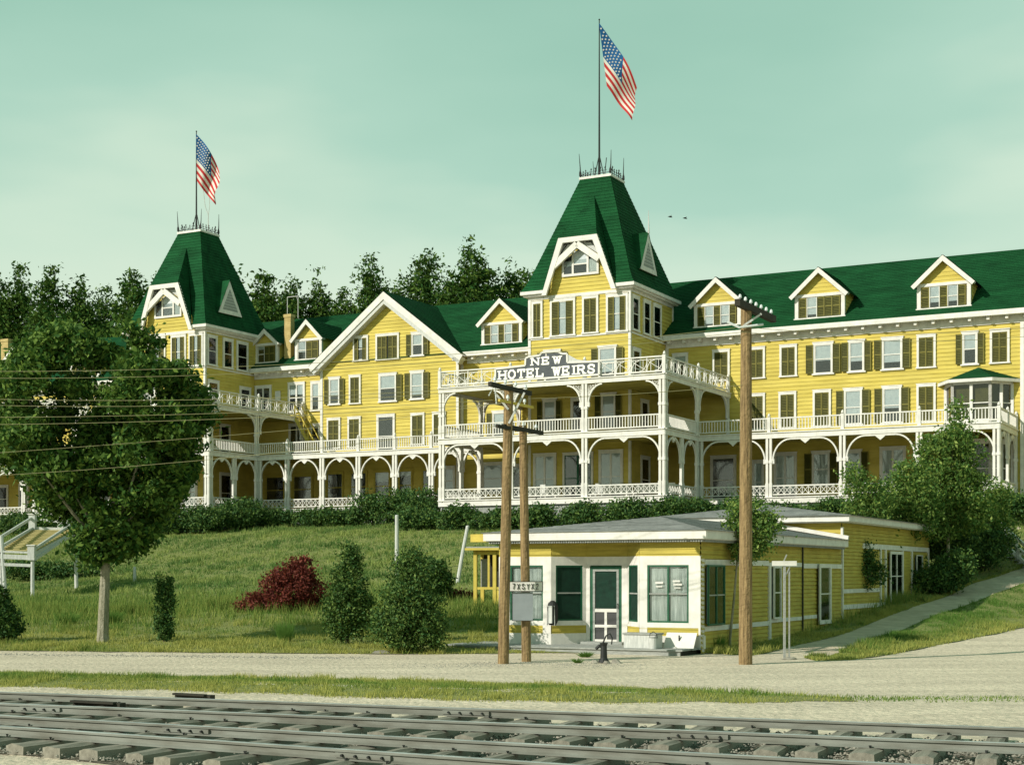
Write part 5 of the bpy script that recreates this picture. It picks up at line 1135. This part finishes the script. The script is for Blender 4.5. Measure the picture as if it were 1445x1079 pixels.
# ================================================================ GRASS
def blades(name, X, Y, h0, h1, wd, mtl, label, cat='grass', lean=.35, tintf=None, patch=False):
    n = len(X); Z = H(X, Y)-.02; h_ = rng.uniform(h0, h1, n)
    if patch:
        i_ = (np.floor(X*2.1).astype(int)*73856093) ^ (np.floor(Y*1.3).astype(int)*19349663); cl = (i_ % 997)/997.0
        h_ *= (.45+1.3*cl**2)*(.7+.6*(.5+.5*np.sin(X*.55+1.3*np.sin(Y*.4))*np.sin(Y*.75+X*.2)))
    a = rng.uniform(0, 6.28, n); w_ = wd*rng.uniform(.6, 1.3, n); lx_, ly_ = rng.normal(0, lean, n)*h_, rng.normal(0, lean, n)*h_
    b0 = np.stack([X-np.cos(a)*w_, Y-np.sin(a)*w_, Z], -1); b1 = np.stack([X+np.cos(a)*w_, Y+np.sin(a)*w_, Z], -1); tp = np.stack([X+lx_, Y+ly_, Z+h_], -1)
    v = np.stack([b0, b1, tp], 1).reshape(-1, 3); me = bpy.data.meshes.new(name); me.vertices.add(3*n); me.vertices.foreach_set('co', v.ravel()); me.loops.add(3*n); me.loops.foreach_set('vertex_index', np.arange(3*n))
    me.polygons.add(n); me.polygons.foreach_set('loop_start', np.arange(n)*3)
    try: me.polygons.foreach_set('loop_total', np.full(n, 3))
    except Exception: pass
    me.update(calc_edges=True); me.materials.append(mtl)
    t = rng.uniform(0, 1, n) if tintf is None else tintf(X, Y, n)
    if patch: t = t+.55*(((np.floor(X*1.7+.4).astype(int)*7919) ^ (np.floor(Y*1.1).astype(int)*104729)) % 101/101.0-.5)
    at_ = me.attributes.new('tint', 'FLOAT', 'POINT'); at_.data.foreach_set('value', np.repeat(np.clip(t, 0, 1), 3).astype(np.float32))
    return tag(link(me, name), label, cat, kind='stuff')
def inshop(X, Y):
    c, s_ = math.cos(PH), math.sin(PH); u = (X-SX)*c-(Y-SY)*s_; v = (X-SX)*s_+(Y-SY)*c; return (u > -8) & (u < .05) & (v > (np.where(u > -6.6, -1.6, 14))) & (v < 29.5)
def nz(X, Y, f=.3): return .5+.25*(np.sin(X*f*1.7+Y*f*2.3)+np.sin(X*f*4.1-Y*f*3.3+1.2*np.sin(Y*f)))
# front lawn
n = 260000; X = rng.uniform(-24, 27, n); yb = fx(nearE, X); Y = yb+rng.uniform(0, 1, n)**1.35*(68-yb); Y += rng.normal(0, .08, n); k = ~inshop(X, Y) & (Y > yb-.05); X, Y = X[k], Y[k]
blades('lawn_grass', X, Y, .05, .17, .014, GRS, 'short uneven grass of the front lawn', tintf=lambda X, Y, n: 1.05-.05*(Y-fx(nearE, X))+.9*(nz(X, Y)-.5)+.5*(nz(X, Y, 1.2)-.5)+rng.normal(0, .22, n), patch=True)
n = 60000; X = rng.uniform(-26, 24, n); Y = 60.5+rng.uniform(-1, 1, n)**3*8+1.5*np.sin(X*.5); k = ~inshop(X, Y) & (nz(X, Y, .8) > .45) & ((X < 7) | (Y > fx(pathL, X)+1.2)); X, Y = X[k], Y[k]
blades('tall_grass', X, Y, .25, .65, .016, GRS, 'tall rank grass along the foot of the bank', tintf=lambda X, Y, n: rng.uniform(0, .75, n), lean=.3)
n = 360000; X = rng.uniform(-42, 36, n); Y = rng.uniform(62, 121, n); k = (Y+.5296*X < 107) & ~inshop(X, Y) & (Y > fx(pathL, X)); X, Y = X[k], Y[k]
blades('bank_grass', X, Y, .08, .24, .03, GRD, 'rough mown grass covering the steep bank below the hotel', tintf=lambda X, Y, n: .42+1.25*(nz(X, Y, .25)-.5)+.5*(nz(X, Y, 1.1)-.5)+rng.normal(0, .25, n), patch=True)
# wedge and verge, tuft lines at the edges
n = 70000; X = rng.uniform(roadE[0][0], 34, n); a = fx(roadE, X); b = fx(pathR, X); t = rng.uniform(0, 1, n); Y = a+(b-a)*t+rng.normal(0, .08, n); k = (b > a) & (Y < b-.12); X, Y = X[k], Y[k]
blades('wedge_grass', X, Y, .05, .17, .014, GRS, 'grass tongue between the dirt path and the road', tintf=lambda X, Y, n: 1.0-.9*(Y-fx(roadE, X))/3.5+rng.normal(0, .25, n), patch=True)
n = 130000; X = rng.uniform(-26, vT[-1][0], n); a = fx(vB, X)+.12*np.sin(X*2.9)+.08*np.sin(X*7); b = fx(vT, X)+.1*np.sin(X*3.7); t = rng.uniform(-.04, 1.04, n); Y = a+(b-a)*t+rng.normal(0, .06, n)
fade = np.clip((vT[-1][0]-X)/5, .08, 1); k = rng.uniform(0, 1, n) < fade; X, Y, t = X[k], Y[k], t[k]
blades('verge_grass', X, Y, .03, .085, .009, GRS, 'narrow grass strip between the road and the tracks', tintf=lambda X, Y, n: .25+1.6*abs(t-.5)**1.5*2+rng.normal(0, .2, n), patch=True)
n = 700; ppx = rng.uniform(1190, 1445, n); pp = [gp(a, 984+rng.normal(0, 2)) for a in ppx[:180]]; X = np.array([p[0] for p in pp]); Y = np.array([p[1] for p in pp]); X = np.repeat(X, 5)+rng.normal(0, .1, 900); Y = np.repeat(Y, 5)+rng.normal(0, .1, 900)
blades('sparse_weeds', X, Y, .02, .06, .012, GRD, 'sparse weeds trailing off the end of the grass strip', 'weeds')
# weed tufts
def tuft(px, py, label, n=240, r=.3, h=.5, m=GRS):
    x, y = gp(px, py); t = thing('weed_tuft', label, 'weed', (x, y, Hz(x, y)), 0); a = rng.uniform(0, 6.28, n); q = r*np.sqrt(rng.uniform(0, 1, n)); X, Y = q*np.cos(a), q*np.sin(a)
    mb = MB()
    for i in range(n):
        hh = h*random.uniform(.4, 1); lx_ = X[i]*1.3+random.gauss(0, .06); ly_ = Y[i]*1.3+random.gauss(0, .06); d = .014; mb.add([(X[i]*.4-d, Y[i]*.4, -.02), (X[i]*.4+d, Y[i]*.4, -.02), (lx_, ly_, hh)], [(0,1,2)], m)
    mb.build('leaf', t)
tuft(402, 905, 'spindly weed tuft on the lawn below the red shrub', 260, .3, .75); tuft(160, 880, 'weed tuft just right of the maple trunk', 300, .4, .6); tuft(95, 880, 'weedy clump left of the maple trunk', 300, .5, .5); tuft(826, 926, 'low green weed by the deck edge left of the pump', 160, .22, .16); tuft(1010, 917, 'tall grass tuft against the right corner of the shop', 300, .35, .5); tuft(815, 934, 'tiny weed in the cinders near the pump', 90, .15, .12)

# ================================================================ TREES AND SHRUBS
m_per = lambda Y: Y/F
def rel(base, items, Y):
    """ellipsoids given as (px, py, rx_px, rz_px) at depth Y, relative to base"""
    x, y = base; z = Hz(x, y); out = []
    for (px, py, rx, rz, *dy) in items:
        a = at(px, py, Y); k = Y/F; d = dy[0] if dy else 0; out.append((a[0]-x, a[1]-y+d, a[2]-z, rx*k, rx*k*.95, rz*k))
    return out
b0 = gp(145, 906); Y_ = b0[1]
ext_ = [(452,80,182),(480,45,212),(510,28,255),(540,8,272),(570,2,278),(600,-4,282),(630,2,268),(660,18,258),(690,66,246),(720,104,232),(750,114,212),(780,118,190),(796,124,172)]
mp_ = []; rm = random.Random(11)
for k in range(120):
    py = rm.uniform(462, 785); a_ = np.interp(py, [e[0] for e in ext_], [e[1] for e in ext_]); b_ = np.interp(py, [e[0] for e in ext_], [e[2] for e in ext_]); q = rm.uniform(15, 30) if py < 700 else rm.uniform(12, 22)
    u_ = rm.random(); u_ = u_ if k % 3 else (0 if rm.random() < .5 else 1)
    px = a_+q*.7+(b_-a_-1.4*q)*u_; hw__ = (b_-a_)/2; d_ = rm.uniform(-1, 1)*math.sqrt(max(0, 1-((px-(a_+b_)/2)/hw__)**2))*hw__/44*.9; mp_.append((px, py, q*1.15, q*.72, d_))
for k in range(9): mp_.append((rm.uniform(75, 200), rm.uniform(475, 720), 36, 28, rm.uniform(-.8, .8)))
tree('maple_tree', 'large leafy maple with a pale trunk on the lawn at left', 'tree', b0, .17, 3.6, rel(b0, mp_, Y_), 80000, .10, LEAF1, BARK, clump=1900, csz=.21, shell=.3, limbs=12, lean=(.12, 0), tint=rng.uniform(0,1,80000)**1.7)
def shrub(name, label, cat, base_px, items, n, size, lm, clump=0, csz=.2, group=None, shell=.35, r=.05, h=.4, Y=None, tint=None):
    b = gp(*base_px); return tree(name, label, cat, b, r, h, rel(b, items, b[1]), n, size, lm, BARKD, clump=clump, csz=csz, shell=shell, limbs=4, group=group, tint=tint, part='foliage')
shrub('arborvitae', 'pointed dark green arborvitae right of the red shrub', 'shrub', (490, 908), [(490,880,26,30),(490,850,30,34),(492,822,24,28),(493,798,17,24),(494,778,9,18),(475,870,14,26),(510,862,18,26)], 15000, .05, LEAF3, 330, .14)
shrub('arborvitae', 'broad rounded arborvitae at the lawn edge left of the shop', 'shrub', (578, 920), [(578,885,44,34),(572,850,38,36),(576,815,27,28),(580,792,17,16),(600,860,26,34),(550,880,26,30),(608,895,22,22)], 24000, .05, LEAF3, 460, .17)
shrub('dark_shrub', 'dark green shrub directly behind the broad arborvitae', 'shrub', (612, 848), [(612,812,24,24),(600,825,26,20),(625,830,16,16)], 6000, .08, LEAF4, 300, .14)
shrub('columnar_cedar', 'narrow twin stemmed columnar cedar on the lawn', 'shrub', (233, 905), [(227,865,7,38),(238,862,7,40),(233,885,10,20),(226,830,4,20),(239,828,4,18)], 7000, .045, LEAF4, 170, .085)
shrub('red_shrub', 'wide dark red barberry shrub in the middle of the lawn', 'shrub', (408, 862), [(408,832,38,28),(375,848,34,14),(440,835,24,28),(420,810,20,20),(400,815,16,16),(352,852,18,9),(432,800,16,12)], 11000, .065, LEAF5, 190, .19)
shrub('small_red_shrub', 'small low dark red shrub beside the yellow booth', 'shrub', (655, 845), [(655,841,18,6),(642,838,10,6)], 1500, .06, LEAF5, 80, .1)
shrub('dark_shrub', 'dark conical shrub cut by the left picture edge', 'shrub', (2, 905), [(0,880,30,26),(-8,855,24,28),(-12,835,14,18)], 8000, .06, LEAF4, 350, .12)
shrub('low_shrub', 'low bushy growth under the left stair', 'shrub', (60, 818), [(30,803,30,12),(75,806,32,14),(110,808,26,14),(140,806,18,12)], 6000, .09, LEAF4, 300, .18)
# young trees on the right
def ytree(label, bp, items, n, r, lm=LEAF6, group='young trees beside the path', size=.055, trh=None, csz=.16, clump=320, bark=BARK, lean=(0,0)):
    b = gp(*bp); it = rel(b, items, b[1]); th = trh if trh else min(s[2] for s in it); return tree('young_tree', label, 'tree', b, r, th, it, n, size, lm, bark, group, clump=clump, csz=csz, shell=.2, limbs=6, lean=lean)
ytree('slender young tree with pale stem just left of the tall pole', (1030, 914), [(1062,748,32,28),(1050,722,24,18),(1080,735,22,18),(1052,775,20,18),(1075,765,16,16),(1036,735,14,12)], 6500, .04, lean=(.25, 0), trh=3.0)
ytree('small round young tree near the side door of the shop', (1212, 862), [(1215,805,28,28),(1200,795,20,26),(1235,810,18,18),(1215,780,20,18)], 5000, .04, LEAF4, size=.06)
ytree('bushy tree standing right behind the back corner of the shop', (1218, 845), [(1215,700,24,32),(1222,735,30,30),(1205,670,14,18),(1232,765,20,22),(1240,700,20,26)], 7000, .05, size=.075, csz=.22, clump=300)
ytree('spreading tree over the rear end of the shop', (1262, 838), [(1275,700,34,36),(1255,735,26,28),(1290,735,32,28),(1285,670,24,20),(1300,700,30,32)], 10000, .06, size=.08, csz=.24, clump=420)
ytree('tallest leafy tree before the right verandah with a high tip', (1338, 826), [(1335,650,40,38),(1345,622,28,20),(1352,597,10,18),(1352,572,5,16),(1335,690,46,34),(1360,720,40,30),(1325,740,30,26),(1375,660,20,34),(1310,640,18,28),(1320,700,34,30)], 20000, .09, size=.085, csz=.26, clump=620)
ytree('broad low tree right of the tallest one near the white steps', (1375, 800), [(1385,715,34,30),(1400,740,28,22),(1365,750,34,26),(1410,700,20,18)], 10000, .06, size=.08, csz=.24, clump=400)
shrub('dark_shrub', 'deep green bush beside the path below the right trees', 'shrub', (1320, 838), [(1325,815,30,20),(1300,822,20,14),(1350,800,26,24)], 9000, .08, LEAF4, 350, .2)
shrub('dark_shrub', 'dark bushy growth below the white steps at right', 'shrub', (1388, 806), [(1385,775,34,26),(1360,780,24,22),(1405,765,24,20)], 9000, .08, LEAF4, 350, .22)
shrub('dark_shrub', 'dark growth on the slope above the white steps', 'shrub', (1432, 742), [(1425,712,26,16),(1450,715,24,20),(1405,705,16,14)], 8000, .09, LEAF4, 300, .22)
shrub('climbing_shrub', 'dark green shrub filling the gap under the right trees', 'shrub', (1345, 815), [(1345,765,30,34),(1315,760,26,30)], 9000, .085, LEAF4, 380, .22)
# hedge along the verandahs: one long hedge in separate shrubs
def hshrub(u, v, label, rx, rz, n=5200, lm=LEAF4, zoff=0, group='hedge shrubs below the verandah'):
    x, y, _ = hw(u, v); z = Hz(x, y); rz *= random.uniform(.82, 1.2); sp = [(random.uniform(-.5,.5)*rx, random.uniform(-.3,.3)*rx, rz*random.uniform(.6,.95)+zoff, rx*random.uniform(.55,.8), rx*.6, rz*random.uniform(.55,.8)) for _ in range(6)]
    tree('hedge_shrub', label, 'shrub', (x, y), .05, .5, sp, n, .10, lm, BARKD, group, clump=260, csz=.24, shell=.3, limbs=3, part='foliage', tint=rng.uniform(0,1,n)**2)
places = ['in front of the left tower porch', 'below the left end of the long arcade', 'below the second arch of the long arcade', 'below the third arch of the long arcade', 'below the fourth arch of the long arcade', 'below the fifth arch of the long arcade']
hl = [(-30.5,-10.2,1.7,1.35,'leafy dark hedge shrub behind the maple crown'), (-27.6,-10.3,1.6,1.35,'first dark hedge shrub right of the maple'), (-24.8,-10.3,1.7,1.4,'dark hedge shrub before the left tower porch arches'), (-21.9,-10.2,1.8,1.35,'dark hedge shrub at the corner of the left tower porch'), (-19.0,-5.9,1.9,1.2,'hedge shrub below the first arch of the long arcade'), (-16.3,-5.4,1.7,1.0,'hedge shrub below the second arch of the long arcade'), (-13.6,-5.4,1.7,.9,'hedge shrub below the third arch of the long arcade'), (-10.9,-5.3,1.7,.9,'hedge shrub below the fourth arch of the long arcade'), (-8.4,-5.2,1.7,1.3,'hedge shrub left of the tall dark hedge bush'), (-5.9,-5.3,2.0,1.85,'tallest dark hedge bush hiding the last arch of the long arcade'), (-3.4,-5.8,2.0,1.7,'tall dark hedge bush at the corner of the middle porch'),
      (-1.2,-10.4,1.6,.95,'low hedge shrub at the left foot of the middle porch'), (1.7,-10.6,1.6,.85,'low hedge shrub left of the close pair of poles'), (4.6,-10.7,1.6,.8,'low hedge shrub seen between and behind the close pair of poles'), (7.6,-10.7,1.6,.85,'low hedge shrub below the dark double door'), (10.6,-10.6,1.6,.9,'low hedge shrub below the right settee'), (13.6,-10.5,1.6,1.0,'low hedge shrub at the right foot of the middle porch'), (16.6,-6.2,1.8,.85,'dark hedge shrub left of the tall single pole'), (19.6,-5.4,1.7,.8,'dark hedge shrub behind the tall single pole'), (22.6,-5.2,1.6,.55,'low shrub below the lattice rail of the right verandah'), (25.0,-5.2,1.6,.85,'shrub at the right verandah behind the bushy tree'),
      (-19.3,-10.0,1.6,1.3,'dark hedge shrub just below the corner post of the left tower porch'), (-18.2,-7.8,1.5,1.2,'dark hedge shrub tucked into the angle of the left tower porch'), (16.2,-9.9,1.5,1.0,'dark hedge shrub round the right corner of the middle porch'), (16.8,-8,1.5,1.0,'dark hedge shrub in the angle right of the middle porch'),
      (-38.5,-8.5,1.8,1.2,'dark hedge shrub above the left stair landing'), (-41.5,-6.2,1.8,1.0,'hedge shrub behind the top newel of the left stair'), (-44.5,-5.8,1.8,.9,'hedge shrub at the far left below the verandah'), (-35.5,-10.2,1.8,1.1,'dark hedge shrub left of the maple trunk line'), (28.2,-5.4,1.8,1.0,'hedge shrub behind the tallest right tree'), (31.5,-5.4,1.8,1.0,'hedge shrub at the right end of the verandah')]
for u, v, rx, rz, lb in hl: hshrub(u, v, lb, rx, rz)
# forest on the hill behind
fspec = [(-5,395,'far left'),(28,385,'0'),(70,392,'1'),(110,402,'2'),(150,410,'3'),(185,388,'4'),(222,405,'5'),(375,393,'6'),(410,404,'7'),(450,400,'8'),(484,420,'8b'),(520,374,'9'),(560,412,'9b'),(597,357,'10'),(633,402,'b'),(667,351,'11'),(703,404,'11b'),(722,386,'12'),(752,392,'13'),(330,400,'14'),(930,436,'15'),(290,400,'16')]
flab = ['dark tree cut by the left edge behind the hotel','first tall tree from the left edge on the hill','second rounded tree above the left chimney','third tree left of the maple top','low tree filling the gap left of the left tower','tall tree touching the left tower roof','tree hidden mostly by the left tower roof','tree just right of the left tower roof','tree above the chimney with the iron frame','tree right of the chimney with the iron frame','small tree left of the big gable','pointed tree left of the gable peak','low tree just right of the gable peak','tall broad tree right of the gable peak','tree between the two tallest hill trees','tallest hill tree right of the gable','low tree right of the tallest hill tree','tree left of the middle tower roof','tree touching the middle tower roof','tree behind the left tower seen at its right slope','small treetop right of the middle tower roof','tree behind the left tower roof']
for i, (px, py, _) in enumerate(fspec):
    Yt = 168+random.uniform(-6, 14); x = (px-CX)/F*Yt; zt = CZ+(HZ-py)/F*Yt; zg = Hz(x, Yt); h_ = zt-zg; R0 = random.uniform(4.2, 5.4)*(1.15 if py < 360 else 1)
    sp = []
    for k in range(15):
        f = k/14; rr = R0*(1-f**2.2)**.8*random.uniform(.55, .95)+.55; a = random.uniform(0, 6.28); o_ = rr*.38*(1-f*.5); sp.append((o_*math.cos(a), o_*math.sin(a), h_*(.34+.64*f), rr*.95, rr*.95, max(1.5, h_*.085)))
    x0_ = x
    tree('hill_tree', flab[i], 'tree', (x, Yt), .3, h_*.7, sp, 24000, .235, LEAF2, BARKD, 'trees on the hill behind the hotel', clump=1200, csz=.5, shell=.25, limbs=5, tint=rng.uniform(0,1,24000)**1.4)
# mass of the wood between and behind
n = 100000; X = rng.uniform(-78, 14, n); Y = rng.uniform(172, 215, n); X = np.where(rng.uniform(0,1,n) < .7, X, rng.uniform(-130, 120, n)); topz = np.interp(X, [-130,-70,-45,-30,-10,0,8,14,25,130], [28,29.5,30,27.5,28,29,28.5,26,22,20])+1.2*np.sin(X*.9)+.8*np.sin(X*2.3)
Zg = H(X, Y); t = rng.uniform(0, 1, n)**.7; Z = Zg+(np.maximum(topz*(1.0+.0*Y), Zg+4)-Zg)*t
tag(cloud('wood', np.stack([X, Y, Z], -1), .42, LEAF2, None, rng.uniform(0,1,n)**2), 'dark green wood covering the hill behind the hotel', 'wood', kind='stuff')
